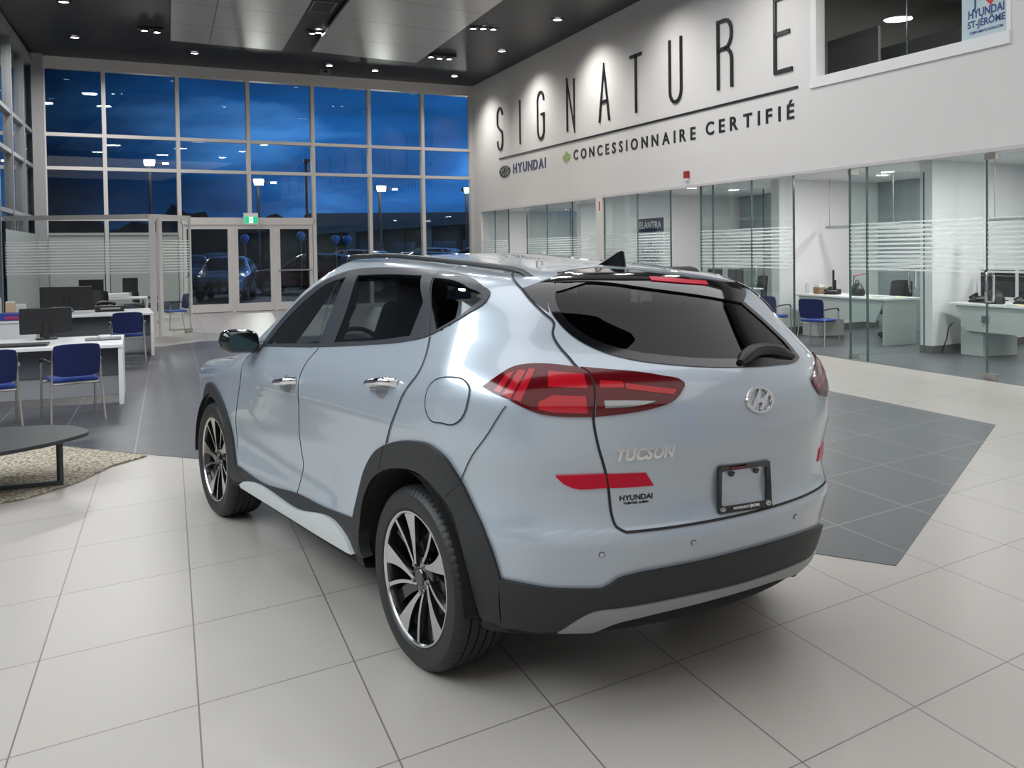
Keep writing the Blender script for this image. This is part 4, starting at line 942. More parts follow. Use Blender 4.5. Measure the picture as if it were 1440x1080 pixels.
# dim office furniture upstairs
t=thing('office_cabinet','dim grey office partitions with a white-topped cabinet behind the upstairs window','cabinet',(10.3,11.9,3.31))
boxo('cabinet_box',0,1.4,.0,1.2,0,.95,mat('dim_grey_laminate',(.06,.065,.075),.6),t);boxo('cabinet_top',-.05,1.45,-.05,1.25,.95,1.0,M_WHITE,t);boxo('privacy_screen',.2,.25,0,1.2,1.0,1.75,mat('screen_grey',(.10,.10,.11),.8),t);boxo('privacy_screen',1.3,1.35,-.9,1.2,1.0,1.7,MATS['screen_grey'],t)
t=thing('wall_picture','small dark picture on the grey wall upstairs','picture',(12.6,13.98,4.9));boxo('picture_panel',-.35,.35,-.03,0,-.25,.25,mat('picture_dark',(.02,.02,.025),.5),t);boxo('picture_frame',-.38,.38,-.02,.01,-.28,.28,M_BLACK,t)
# ================================================================ glazed office fronts
def gpane(mb,y0,y1,z0=.01): xwall(mb,[(y0,z0),(y1,z0),(y1,ZG(y1)-.035),(y0,ZG(y0)-.035)],WX+.02,WX+.032)
def front(lab,panes,joints,loc):
    t=thing('glass_partition',lab,'glass partition',(WX,loc,0),group='office glass fronts')
    for (a,b) in panes:
        mb=MB();gpane(mb,a,b);o=mb.build('glass_panel',M_GLASSS,t,smooth=False);o.data.transform(Matrix.Translation((-WX,-loc,0)))
    for y in joints:
        mb=MB();xwall(mb,[(y-.007,.0),(y+.007,0),(y+.007,ZG(y)-.03),(y-.007,ZG(y)-.03)],WX+.01,WX+.042);o=mb.build('panel_edge',M_GLASSE,t,smooth=False);o.data.transform(Matrix.Translation((-WX,-loc,0)))
    return t
front('glass front with frosted stripes on the office at the right edge of the picture',[(4.2,6.8),(8.58,10.57),(10.57,10.92)],[6.8,10.57,10.92],9.6)
front('glass front with frosted stripes between two doorways, right of the second office opening',[(12.2,13.32),(13.32,14.5),(14.5,14.9)],[12.2,13.32,14.5,14.9],13.5)
front('glass front with frosted stripes beside the white post, with the mirrored display poster behind it',[(16.0,17.36),(17.36,18.98)],[16.0,17.36,18.93],17.5)
front('far glass front with frosted stripes between the white post and the building corner',[(19.33,20.7),(20.7,22.3),(22.3,23.75),(25.2,26.4),(26.4,27.62)],[20.7,22.3,23.75,25.2,26.4],23.)
def gdoor(lab,y,ang,length,hz=1.10,flip=1):
    t=thing('glass_door',lab,'door',(WX+.03,y,0),ang,group='glass office doors')
    boxo('door_glass',0.02,length,-.006,.006,.03,ZG(y)-.06,M_GLASSS,t,0);boxo('door_edge',length-.01,length+.006,-.008,.008,.03,ZG(y)-.06,M_GLASSE,t,0);boxo('door_edge',.01,.03,-.008,.008,.03,ZG(y)-.06,M_GLASSE,t,0)
    boxo('pivot_block',.0,.16,-.022,.022,.0,.08,M_STEEL,t);boxo('top_pivot',.0,.16,-.022,.022,ZG(y)-.12,ZG(y)-.045,M_STEEL,t)
    hx=length-.22
    for s in (-1,1): MB().tube([(hx,s*.01,hz-.17),(hx,s*.05,hz-.17)]+[(hx,s*.06,hz-.17+.34*k/6) for k in range(1,6)]+[(hx,s*.05,hz+.17),(hx,s*.01,hz+.17)],.014,8).build('door_handle',M_WHITE if False else M_CHROME,t)
    return t
gdoor('open glass door standing inwards at the office with two blue chairs',10.95,.0,1.36)
gdoor('open glass door of the third office, standing inwards left of the striped glass',14.93,.0,1.36)
gdoor('open glass door of the farthest office near the building corner',23.78,.0,1.30)
t=gdoor('closed glass door with pale pull handle at the right edge of the picture',8.56,-PI/2,1.70);
for c in t.children:
    if c.name.startswith('door_handle'): c.location.x=-1.42
# ================================================================ office furniture
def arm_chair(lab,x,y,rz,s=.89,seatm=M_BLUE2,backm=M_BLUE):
    t=thing('arm_chair',lab,'chair',(x,y,.004),rz,group='blue arm chairs');t.scale=(s,s,s)
    # sitter looks to +y; chair back at -y
    mb=MB();n=14;v=[];f=[]
    prof=[(-.22,.455,.0),(.0,.45,.0),(.20,.46,.0),(.24,.43,.0)]
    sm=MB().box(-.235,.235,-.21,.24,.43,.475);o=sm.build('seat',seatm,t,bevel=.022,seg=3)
    # curved back panel
    mb=MB();nx,nz=12,8
    for th in (0,1):
        for j in range(nz+1):
            for i in range(nx+1):
                u=i/nx*2-1;q=j/nz;ww=.245*(1-.06*abs(2*q-1)**4)
                x_=u*ww*(1 if abs(u)<.99 else 1);zz=.50+q*.36-(.02*abs(u)**4)*(1 if q>.5 else -1)
                mb.v.append((x_,-.215-.05*q-.045*(1-u*u)-(.028 if th else 0),zz))
    def id_(th,j,i): return th*(nx+1)*(nz+1)+j*(nx+1)+i
    for th in (0,1):
        for j in range(nz):
            for i in range(nx): q=(id_(th,j,i),id_(th,j,i+1),id_(th,j+1,i+1),id_(th,j+1,i));mb.f.append(q if th else q[::-1])
    ring=[(0,i) for i in range(nx+1)]+[(j,nx) for j in range(1,nz+1)]+[(nz,i) for i in range(nx-1,-1,-1)]+[(j,0) for j in range(nz-1,0,-1)]
    for k in range(len(ring)):
        a,b=ring[k],ring[(k+1)%len(ring)];mb.f.append((id_(0,*a),id_(0,*b),id_(1,*b),id_(1,*a)))
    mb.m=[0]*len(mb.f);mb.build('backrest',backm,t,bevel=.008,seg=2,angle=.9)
    for sx in (-1,1):
        MB().tube([(sx*.275,-.30,.0),(sx*.262,-.255,.28),(sx*.25,-.235,.46),(sx*.235,-.255,.80)],.0125,8).build('leg',M_STEEL,t)
        MB().tube([(sx*.285,.26,.0),(sx*.28,.235,.44),(sx*.28,.225,.63)],.0125,8).build('leg',M_STEEL,t)
        MB().tube([(sx*.245,-.25,.655),(sx*.275,-.10,.672),(sx*.285,.10,.675),(sx*.282,.21,.665),(sx*.281,.235,.62)],.018,8,ry=.013).build('armrest',M_BLACK,t)
    MB().tube([(-.25,-.2,.415),(.25,-.2,.415)],.011,6).build('seat_rail',M_STEEL,t)
    MB().tube([(-.28,.18,.415),(.28,.18,.415)],.011,6).build('seat_rail',M_STEEL,t)
    return t
def desk(lab,x,y,rz,w,d,h,mod=True,lowmod=True,legs='panel',topm=M_WHITE):
    """origin at right front floor corner; runs to -x and +y"""
    t=thing('desk',lab,'desk',(x,y,.004),rz)
    boxo('desktop',-w,0,0,d,h-.04,h-.004,topm,t)
    boxo('side_panel',-.05,-.002,.01,d-.01,0,h-.04,topm,t);boxo('side_panel',-w+.002,-w+.05,.01,d-.01,0,h-.04,topm,t)
    if mod: boxo('modesty_panel',-w+.05,-.05,.28,.30,h*.45,h-.04,M_GREYPAN,t)
    if lowmod: boxo('lower_panel',-w+.05,-.05,.30,.32,.07,h*.45,mat('reflecting_panel_grey',(.35,.35,.37),.5),t)  # reflection on the lower front put into a paler grey
    return t
def monitor(lab,x,y,z,rz,w,h_,group='screens',back=True):
    t=thing('monitor',lab,'monitor',(x,y,z),rz,group=group)
    boxo('screen_housing',-w/2,w/2,-.02,.015,.06,.06+h_,M_BLACK,t,.008)
    boxo('screen_panel',-w/2+.015,w/2-.015,.0155,.018,.075,.045+h_,mat('dark_screen',(.01,.012,.015),.15),t,0)
    boxo('stand_post',-.03,.03,-.05,-.02,.0,.06+h_*.5,M_BLACK,t);boxo('stand_base',-.11,.11,-.10,.06,0,.012,M_BLACK,t)
    return t
# --- left sales desks
desk('white desk with grey front panels nearest the camera on the left',-.49,11.0,.03,3.0,1.35,.66)
desk('second white desk with grey front panels, behind the nearest one',-.25,16.2,.06,2.6,1.45,.70)
boxo_=boxo
t=thing('side_cabinet','white low cabinet at the left end of the second desk','cabinet',(-2.0,15.3,.004),.06);boxo('cabinet_box',-.65,.15,-.05,.75,0,.66,M_WHITE,t);boxo('cabinet_lid',-.67,.17,-.07,.77,.66,.69,M_WHITE,t)
arm_chair('blue arm chair in front of the nearest desk, between its middle and right end',-.93,10.28,.27)
arm_chair('blue arm chair half cut off by the left edge, in front of the nearest desk',-1.62,9.98,.25)
arm_chair('blue arm chair in front of the second desk',-.62,15.55,.06)
monitor('large black monitor seen from behind on the nearest desk',-1.36,12.1,.666,.20,.55,.30)
MB().box(-1.95,-1.25,11.15,11.42,.665,.685).build('keyboard',M_BLACK,None,smooth=False,bevel=.004);tag(bpy.data.objects['keyboard'],'flat black keyboard on the front edge of the nearest desk','keyboard')
t=thing('desk_pad','dark desk pad at the right end of the nearest desk','desk pad',(-.72,11.75,.665),.06);boxo('pad_sheet',-.2,.18,-.15,.2,0,.006,M_GREYPAN,t,0)
t=thing('desk_puck','round white disc on the dark desk pad','accessory',(-.72,11.82,.672));MB().lathe([(.0001,.035),(.065,.033),(.075,.02),(.072,0),(.0001,0)],20).build('disc_body',M_WHITE,t);MB().lathe([(.0001,.037),(.03,.036)],16).build('disc_button',mat('pale_grey',(.5,.5,.5),.5),t)
monitor('wide black monitor seen from behind on the second desk',-1.60,17.0,.71,.05,.78,.36)
# clutter on the second desk
t=thing('file_tray','blue file tray lying on the left end of the second desk','tray',(-2.28,15.55,.70),.05);boxo('tray_base',-.4,.4,-.16,.16,0,.10,mat('tray_blue',(.02,.05,.30),.5),t);boxo('tray_label',.34,.405,-.12,.12,.0,.12,M_WHITE,t);boxo('tray_insert',.0,.3,-.17,-.12,.01,.06,mat('magenta_card',(.35,.02,.12),.5),t)
for k,(dx,c,hh,ro,lab) in enumerate(((-.32,(.62,.30,.12),.38,.15,'orange folder standing upright behind the blue tray'),(-.17,(.70,.66,.55),.30,-.1,'cream folder standing upright behind the blue tray'),(.02,(.62,.45,.28),.24,.2,'tan folder leaning at the right behind the blue tray'),(.16,(.75,.72,.66),.20,-.2,'pale folder leaning next to the tan one behind the blue tray'))):
    t=thing('folder',lab,'folder',(-2.28+dx,15.82,.70),ro,group='upright folders');boxo('folder_cover',-.06,.08,-.02,.02,0,hh,mat('folder_%d'%k,c,.6),t,.003);boxo('folder_sheets',-.055,.07,-.012,.012,.02,hh+.02,M_WHITE,t,0)
t=thing('pen_cup','green organiser on the second desk left of the wide monitor','organiser',(-1.72,15.62,.70));boxo('cup_body',-.14,.12,-.07,.07,0,.11,mat('leaf_green',(.10,.35,.03),.5),t,.01);boxo('cup_card',.06,.24,-.03,.0,.10,.16,mat('salmon_card',(.7,.2,.15),.5),t)
t=thing('telephone','black desk telephone to the right of the wide monitor','telephone',(-.95,17.0,.70),.1);boxo('phone_base',-.22,.22,-.15,.15,0,.10,M_BLACK,t,.01);boxo('phone_buttons',-.14,.16,-.17,-.14,.04,.07,mat('grey_buttons',(.3,.3,.3),.5),t,0);MB().tube([(-.20,0,.12),(-.12,0,.15),(.0,0,.15),(.1,0,.12)],.03,8).build('handset',M_BLACK,t)
# mesh swivel chair behind the second desk
def swivel(lab,x,y,rz):
    t=thing('office_chair',lab,'chair',(x,y,.004),rz,group='black office chairs');t.scale=(.92,)*3
    boxo('seat',-.25,.25,-.24,.26,.44,.52,M_BLACK,t,.03)
    mb=MB();n=10
    for th in (0,.02):
        for j in range(7):
            for i in range(n+1):
                u=i/n*2-1;q=j/6;mb.v.append((u*.24*(1-.12*q),-.26-.06*q-.05*(1-u*u)*1-th,.58+.50*q-.03*(abs(u)**4)*q))
    I=lambda a,j,i:a*7*(n+1)+j*(n+1)+i
    for a in (0,1):
        for j in range(6):
            for i in range(n): mb.f.append((I(a,j,i),I(a,j,i+1),I(a,j+1,i+1),I(a,j+1,i)))
    for j in range(6): mb.f+= [(I(0,j,0),I(0,j+1,0),I(1,j+1,0),I(1,j,0)),(I(0,j,n),I(1,j,n),I(1,j+1,n),I(0,j+1,n))]
    for i in range(n): mb.f+=[(I(0,0,i),I(1,0,i),I(1,0,i+1),I(0,0,i+1)),(I(0,6,i),I(0,6,i+1),I(1,6,i+1),I(1,6,i))]
    mb.m=[0]*len(mb.f);mb.build('backrest',M_BLACK,t)
    MB().tube([(0,0,.08),(0,0,.45)],.03,10).build('gas_column',M_STEEL,t)
    for k in range(5):
        a=2*PI*k/5;MB().tube([(0,0,.10),(.28*math.cos(a),.28*math.sin(a),.06)],[.025,.015],8).build('star_leg',M_BLACK,t)
        MB().tube([(.28*math.cos(a)-.012,.28*math.sin(a),.03),(.28*math.cos(a)+.012,.28*math.sin(a),.03)],.03,10).build('castor',M_BLACK,t)
    for sx in (-1,1): MB().tube([(sx*.25,.0,.48),(sx*.30,.0,.55),(sx*.30,.0,.68),(sx*.30,.18,.69),(sx*.30,-.12,.69)],.018,8).build('armrest',M_BLACK,t)
    return t
swivel('black office chair behind the wide monitor on the second desk',-1.25,18.3,PI)
# --- glass office at the back left
t=thing('glass_office_front','glazed office front with frosted stripes and a grey frame at the back left','glass partition',(0,0,0))
A0=(-.30,19.9);A1=(-3.05,20.95);A2=(.42,20.8);zt=2.40
def seg(mb,a,b,th,z0,z1,mi=0):
    d=Vector((b[0]-a[0],b[1]-a[1]));n=Vector((-d.y,d.x)).normalized()*th/2;p=[(a[0]+n.x,a[1]+n.y),(b[0]+n.x,b[1]+n.y),(b[0]-n.x,b[1]-n.y),(a[0]-n.x,a[1]-n.y)]
    mb.prism(p,z0,z1,mi);return mb
mb=MB();seg(mb,A1,A0,.012,.06,zt-.04);mb.build('glass_panel',M_GLASSS,t,smooth=False)
mb=MB();seg(mb,A1,A0,.07,zt-.05,zt+.04);seg(mb,A1,A0,.07,.0,.06);mb.prism([(A0[0]-.06,A0[1]-.05),(A0[0]+.06,A0[1]-.05),(A0[0]+.06,A0[1]+.06),(A0[0]-.06,A0[1]+.06)],0,zt+.02);seg(mb,(A0[0]+.1,A0[1]+.1),(A0[0]+.16,A0[1]+.18),.06,0,zt);seg(mb,A0,A2,.07,zt-.05,zt+.04);mb.build('frame_rail',M_ALUW,t,smooth=False)
t=thing('glass_door','glass door in the grey frame of the back left office, left of the entrance doors','door',(A0[0]+.14,A0[1]+.16,0),math.atan2(A2[1]-A0[1]-.16,A2[0]-A0[0]-.14),group='glass office doors')
ln=math.hypot(A2[0]-A0[0]-.14,A2[1]-A0[1]-.16);boxo('door_glass',.05,ln,-.006,.006,.03,zt-.06,M_GLASSS,t,0);boxo('door_edge',ln-.03,ln+.02,-.02,.02,.0,zt-.02,M_ALUW,t,0)
MB().tube([(ln-.15,-.01,.82),(ln-.15,-.06,.84),(ln-.15,-.06,1.14),(ln-.15,-.01,1.16)],.014,8).build('door_handle',M_CHROME,t);boxo('pivot_block',ln-.2,ln,-.03,.03,0,.09,M_STEEL,t)
struct(MB().box(-3.12,-2.93,16.9,17.1,0,6.66).build('trim_4',MATS['grey_column_paint'],smooth=False))
desk('pale desk inside the back left glass office',-.45,22.2,.05,1.6,.9,.70,lowmod=False,mod=False)
arm_chair('blue arm chair inside the back left glass office, seen through its glass door',.12,21.75,1.9)
t=thing('desk_telephone','white telephone with a dark upright screen on the pale desk in the glass office','telephone',(-.95,22.5,.71),.1);boxo('phone_base',-.40,.10,-.15,.15,0,.09,M_WHITE,t,.01);boxo('phone_screen',-.02,.30,.12,.15,.1,.42,M_BLACK,t,.006)
monitor('second dark monitor on the pale desk in the glass office',-1.62,22.6,.71,.0,.5,.34)
swivel('dark office chair half hidden behind the post of the back left glass office',-.5,23.6,-1.2)
# exit sign
ex=bw(-7.0,-.25);t=thing('exit_sign','green and white running man exit sign above the entrance doors','sign',(ex[0],ex[1],2.62),BA-PI/2+0)
t.rotation_euler=(0,0,PI/2-BA)
boxo('sign_box',-.20,.20,-.05,.0,-.16,.16,M_WHITE,t,.006)
M_EXG=mat('exit_green',(.0,.25,.12),.5,emit=(.02,.45,.22),es=1.);M_EXW=mat('exit_white',(.8,.8,.8),.5,emit=(.8,.95,.9),es=1.)
boxo('sign_face',-.18,.18,-.056,-.05,-.13,.06,M_EXG,t,0);boxo('sign_light',-.055,.055,-.060,-.056,-.12,.05,M_EXW,t,0)
pts=[(0,.03),(.012,.0),(-.02,-.06),(.03,-.10)]
mb=MB()
mb.lathe([(.0001,0),(.013,0)],10,'y',c=(.008,-.062,.028));mb.tube([(0,-.062,.012),(-.004,-.062,-.045)],.010,6);mb.tube([(-.004,-.062,-.04),(.022,-.062,-.065),(.018,-.062,-.10)],.007,6);mb.tube([(-.004,-.062,-.04),(-.02,-.062,-.075),(-.038,-.062,-.085)],.007,6);mb.tube([(.002,-.062,.0),(.026,-.062,-.012),(.034,-.062,.006)],.006,6);mb.tube([(.002,-.062,.0),(-.022,-.062,-.012),(-.026,-.062,-.035)],.006,6)
mb.build('running_figure',M_EXG,t)
boxo('sign_mount',-.04,.04,-.0,.25,.10,.16,M_WHITE,t,0)
# --- coffee table and pebble rug, bottom left
t=thing('coffee_table','low charcoal coffee table with a rounded top, cut off by the left edge','table',(-1.3,7.35,.016))
out=spl([(.73,-.02),(.62,-.22),(.50,-.36),(.30,-.52),(-.1,-.72),(-.8,-.95,1),(-1.3,.3,1),(-.2,.42),(.30,.42),(.52,.36),(.68,.18)],True,.05)
mb=MB();mb.prism(out,.318,.345);mb.build('tabletop',M_TABLE,t,bevel=.004,smooth=False)
for a,b in (((.55,-.10),(.12,-.16)),):
    mb=MB();mb.tube([(a[0],a[1],0.02),(a[0],a[1],.318)],.022,4).build('leg',M_TABLE,t,smooth=False)
    mb=MB();mb.box(-.9,.57,-.12,-.08,0,.03).build('foot_bar',M_TABLE,t,smooth=False)
mb=MB();mb.tube([(-.9,-.1,0.02),(-.9,-.1,.318)],.022,4).build('leg',M_TABLE,t,smooth=False)
M_PEB=bpy.data.materials.new('pebble_rug');M_PEB.use_nodes=True;nt=M_PEB.node_tree;b=nt.nodes['Principled BSDF'];vo=nt.nodes.new('ShaderNodeTexVoronoi');vo.inputs['Scale'].default_value=34;g_=nt.nodes.new('ShaderNodeNewGeometry')
cr_=nt.nodes.new('ShaderNodeValToRGB');cr_.color_ramp.elements[0].color=(.75,.68,.55,1);cr_.color_ramp.elements[1].color=(.22,.18,.13,1);cr_.color_ramp.elements[1].position=.75
bp_=nt.nodes.new('ShaderNodeBump');bp_.invert=True;bp_.inputs['Distance'].default_value=.012
nt.links.new(g_.outputs['Position'],vo.inputs['Vector']);nt.links.new(vo.outputs['Distance'],cr_.inputs[0]);nt.links.new(cr_.outputs[0],b.inputs['Base Color']);nt.links.new(vo.outputs['Distance'],bp_.inputs['Height']);nt.links.new(bp_.outputs[0],b.inputs['Normal']);b.inputs['Roughness'].default_value=.8
ro_=MB().prism([(-.86,8.72),(-.20,8.06),(-.45,7.78),(-.66,7.30),(-.95,6.95),(-1.5,6.75),(-3,6.6),(-3.4,9.2),(-1.2,9.0)],.004,.014).build('pebble_rug',M_PEB,smooth=False);tag(ro_,'cream pebble-patterned rug under the low charcoal table','rug')
# --- right offices: furniture
def odesk(lab,x,y,rz,w,d,h=.70,front=True):
    t=thing('office_desk',lab,'desk',(x,y,.006),rz,group='office desks')
    boxo('desktop',0,w,0,d,h-.035,h,M_WHITE,t,.006)
    mb=MB().add([(.12,.03,h-.035),(w-.05,.03,h-.035),(w-.25,.03,.36),(.30,.03,.36)]+[(.12,.06,h-.035),(w-.05,.06,h-.035),(w-.25,.06,.36),(.30,.06,.36)],[(0,1,2,3),(7,6,5,4),(0,4,5,1),(1,5,6,2),(2,6,7,3),(3,7,4,0)])
    mb.build('modesty_panel',mat('pale_green_grey_laminate',(.48,.52,.50),.5),t,smooth=False)
    boxo('pedestal',.15,.55,.10,d-.05,0,h-.035,MATS['pale_green_grey_laminate'],t,.004);boxo('pedestal_drawer',.17,.53,.095,.10,.42,h-.05,M_WHITE,t,.002)
    boxo('side_panel',w-.10,w-.06,.05,d-.05,0,h-.035,MATS['pale_green_grey_laminate'],t,.004)
    return t
dkB=odesk('white desk with clutter beside the two blue chairs, seen through the open doorway',10.72,14.38,-PI/2,2.35,.75,.76)
dkA=odesk('white desk with a pale green-grey front behind the closed glass door at the right edge',10.78,10.80,-PI/2,2.3,.8,.76)
dkC=odesk('office desk in the third office, behind the striped glass',10.9,18.4,-PI/2,1.9,.7,.76)
o=boxo('outlet_plate',.62,.72,.0,.03,.50,.60,M_GREYPAN,dkA,.002)
arm_chair('right one of the two blue chairs at the white office desk, wholly in the doorway',9.98,12.72,-1.15,.89)
arm_chair('left one of the two blue chairs at the white office desk',9.98,13.98,-1.15,.89)
swivel('black mesh office chair behind the white desk in the office with the open door',11.95,13.2,1.9)
# ================================================================ ceiling fixtures
M_LED=mat('lamp_lens',(1,1,1),.3,emit=(1,.98,.95),es=9.);M_LEDB=mat('bright_lamp_lens',(1,1,1),.3,emit=(1,.98,.95),es=30.)
names=['first ceiling downlight along the lettered wall, nearest the top edge','second ceiling downlight along the lettered wall','ceiling downlight in the far right corner above the glazing','ceiling downlight over the glazing, left of the corner one','ceiling downlight over the glazing, above the middle mullions','ceiling downlight over the glazing, below the left ceiling panel','ceiling downlight nearest the back left corner column','ceiling downlight at the upper left, nearest the left side glazing']
for nm,(x,y) in zip(names,((8.12,19.1),(8.1,22.7),(8.0,26.6),(5.6,26.4),(4.25,26.0),(.73,25.3),(-1.95,24.2),(-1.85,20.7))):
    t=thing('downlight',nm,'ceiling light',(x,y,ZC(y)-.012),group='round downlights')
    MB().lathe([(.15,0),(.15,-.02),(.10,-.02),(.09,.0)],24).build('trim_ring',M_CEIL,t);MB().lathe([(.0001,-.008),(.092,-.008)],20).build('lens',M_LED,t)
    spot('downlight_lamp',(x,y,ZC(y)-.06),(x,y,0),170 if x>7 else 60,2.4,rad=.09)
G=[('left pair of bright track spots',((-.40,22.7,1),(-.14,22.8,1))),('trio of spots between the two ceiling panels',((3.20,21.9,0),(3.33,21.8,1),(3.47,21.9,0))),('trio of bright spots nearest the top right',((6.6,20.4,1),(6.82,20.35,1),(7.06,20.35,0))),('trio of bright spots at the corner of the right ceiling panel',((6.5,23.7,1),(6.76,23.8,1),(7.02,23.8,0)))]
for lab,sp_ in G:
    t=thing('spotlight_cluster',lab+' in the dark ceiling','ceiling light',(sp_[0][0],sp_[0][1],ZC(22)-.02),group='spotlight clusters')
    x0,y0=sp_[0][:2];boxo('track_box',-.14,sp_[-1][0]-x0+.14,-.12,.12,-.02,.04,M_CEIL,t,.004)
    for (x,y,b) in sp_:
        o=MB().lathe([(.08,-.02),(.085,-.05),(.065,-.05)],18,c=(x-x0,y-y0,0)).build('spot_can',M_BLACK,t);MB().lathe([(.0001,-.045),(.066,-.045)],16,c=(x-x0,y-y0,0)).build('spot_lens',M_LEDB if b else M_LED,t)
        if b: spot('track_lamp',(x,y,ZC(22)-.12),(x,y-1.2,0),90,1.5,rad=.07)
t=thing('ceiling_vent','square grey air return grille between the ceiling panels','vent',(3.08,19.55,ZC(19.5)-.005))
boxo('vent_frame',-.24,.24,-.42,.42,-.02,.0,mat('vent_grey',(.16,.16,.17),.5),t,.003)
mb=MB()
for k in range(9): mb.box(-.20,.20,-.36+.085*k,-.33+.085*k,-.028,-.02)
mb.build('vent_slats',M_CEIL,t,smooth=False)
t=thing('ceiling_sensor','small grey box on the ceiling edge above the entrance glazing','sensor',(4.25,26.75,ZC(26.7)-.02));boxo('sensor_body',-.16,.16,-.1,.1,-.10,.02,mat('vent_grey'),t,.01);boxo('sensor_lens',-.05,.05,-.11,-.1,-.08,-.02,M_BLACKG,t,0)
# ================================================================ things in the offices
def tt(n,lab,cat,x,y,z,rz=0,group=None): return thing(n,lab,cat,(x,y,z),rz,group)
def pendant(lab,x,y0,y1,z):
    t=tt('pendant_light',lab,'lamp',x,y0,z,group='office pendants')
    boxo('light_bar',-.05,.05,-(y0-y1),0,-.025,.025,mat('pendant_grey',(.42,.45,.45),.4,metal=.4),t,.004);boxo('light_diffuser',-.035,.035,-(y0-y1)+.05,-.05,-.030,-.025,M_WHITE,t,0)
    for yy in (-.06,-(y0-y1)+.1): MB().tube([(0,yy,.02),(0,yy,2.87-z)],.008,6).build('hanging_rod',M_STEEL,t)
pendant('slim grey pendant lamp over the desk of the two blue chairs',11.6,14.5,12.7,1.97)
pendant('slim grey pendant lamp in the office at the right edge',11.2,10.4,8.4,1.97)
def omon(lab,x,y,w,h_,rz=PI/2,z=.768): return monitor(lab,x,y,z,rz,w,h_)
omon('left black screen on the cluttered desk at the right edge',11.6,10.66,.60,.40)
omon('right black screen on the cluttered desk at the right edge',11.6,9.98,.60,.40)
omon('small dark monitor on the desk by the two blue chairs',11.2,13.85,.26,.36,.9)
omon('dark monitor in the third office, left',11.3,17.9,.55,.34);omon('dark monitor in the third office, right',11.3,17.1,.55,.34)
M_PAPER=mat('paper_white',(.75,.75,.73),.6);M_YEL=mat('yellow_card',(.7,.5,.08),.6);M_REDP=mat('red_plastic',(.35,.02,.03),.4)
def phone(lab,x,y,rz,z=.768):
    t=tt('desk_phone',lab,'telephone',x,y,z,rz,'office telephones')
    MB().add([(-.11,-.1,0),(.11,-.1,0),(.11,.1,0),(-.11,.1,0),(-.11,-.1,.03),(.11,-.1,.03),(.11,.1,.09),(-.11,.1,.09)],[(0,3,2,1),(4,5,6,7),(0,1,5,4),(1,2,6,5),(2,3,7,6),(3,0,4,7)]).build('phone_base',M_BLACK,t,smooth=False)
    MB().tube([(-.085,-.09,.07),(-.085,-.06,.085),(-.085,.06,.115),(-.085,.09,.11)],[.026,.018,.018,.026],8).build('handset',M_BLACK,t)
    boxo('keypad',-.02,.09,-.07,.03,.055,.066,mat('grey_buttons'),t,0)
phone('black telephone among the clutter on the desk by the two blue chairs',10.98,13.60,-1.2)
phone('black telephone between the screens on the desk at the right edge',11.1,9.74,-1.5)
phone('black telephone at the left of the screens on the desk at the right edge',11.1,10.52,-1.3)
def bag(lab,x,y,rz,s=1.,z=.768):
    t=tt('black_bag',lab,'bag',x,y,z,rz,'black bags on the desks');mb=MB();n=16;rings=[]
    for j in range(9):
        q=j/8;r=(math.sin(PI*min(.98,max(.06,q*.55+.42))))**.6
        rings.append([(.17*s*r*math.cos(a)*(1+.06*math.sin(3*a+j)),.11*s*r*math.sin(a)*(1+.05*math.cos(2*a)),.20*s*q*(1+.05*math.sin(2*a))) for a in np.linspace(0,2*PI,n,endpoint=False)])
    v=[p for r_ in rings for p in r_];mb.add(v,[(j*n+i,j*n+(i+1)%n,(j+1)*n+(i+1)%n,(j+1)*n+i) for j in range(8) for i in range(n)]+[tuple(range(n))[::-1],tuple(range(8*n,9*n))]);mb.build('bag_body',M_BLACK,t,angle=1.2)
    MB().tube([(-.06*s,0,.16*s),(-.04*s,0,.25*s),(.04*s,0,.25*s),(.06*s,0,.16*s)],.009,6).build('bag_handle',M_BLACK,t)
bag('black bag on the desk by the two blue chairs, left of the doorway edge',11.05,13.05,1.3,1.05)
bag('lumpy black bag on the left end of the desk at the right edge',10.98,10.14,1.4,1.0)
bag('black bag in front of the right screen on the desk at the right edge',11.0,9.1,1.5,1.0)
t=tt('desk_lamp','dark desk lamp with a red arm on the desk by the two blue chairs','lamp',11.28,13.40,.768,.4);MB().lathe([(.0001,.02),(.07,.018),(.075,0)],16).build('lamp_base',M_BLACK,t);MB().tube([(0,0,.02),(-.03,0,.24),(.02,0,.33)],.008,6).build('lamp_arm',M_BLACK,t);MB().tube([(-.02,0,.32),(.20,-.1,.36)],.018,6,ry=.010).build('lamp_head',M_REDP,t)
for k,(x,y,rz,lab) in enumerate(((10.95,12.55,.3,'sheets of white paper on the front end of the desk by the two blue chairs'),(11.2,12.28,-.2,'second pile of papers beside the first on the desk by the two blue chairs'),(10.9,9.62,.1,'white papers on the desk at the right edge'))):
    t=tt('paper_pile',lab,'papers',x,y,.768,rz,'paper piles');boxo('paper_sheets',-.11,.11,-.15,.15,0,.012,M_PAPER,t,0);boxo('top_card',-.05,.05,-.08,.04,.012,.015,M_YEL,t,0)
t=tt('desk_basket','brown wire basket with cards on the desk by the two blue chairs','basket',10.92,13.88,.768);boxo('basket_body',-.07,.07,-.09,.09,0,.12,mat('kraft_brown',(.25,.16,.09),.7),t,.01);boxo('basket_cards',-.05,.05,-.07,.07,.10,.17,M_PAPER,t,0)
t=tt('water_bottle','clear bottle with white cap on the desk by the two blue chairs','bottle',10.9,14.2,.768);MB().lathe([(.0001,0),(.03,0),(.032,.02),(.032,.15),(.014,.19),(.014,.21)],16).build('bottle_body',mat('bottle_plastic',(.5,.55,.56),.2),t);MB().lathe([(.016,.20),(.016,.23),(.0001,.23)],12).build('bottle_cap',M_WHITE,t)
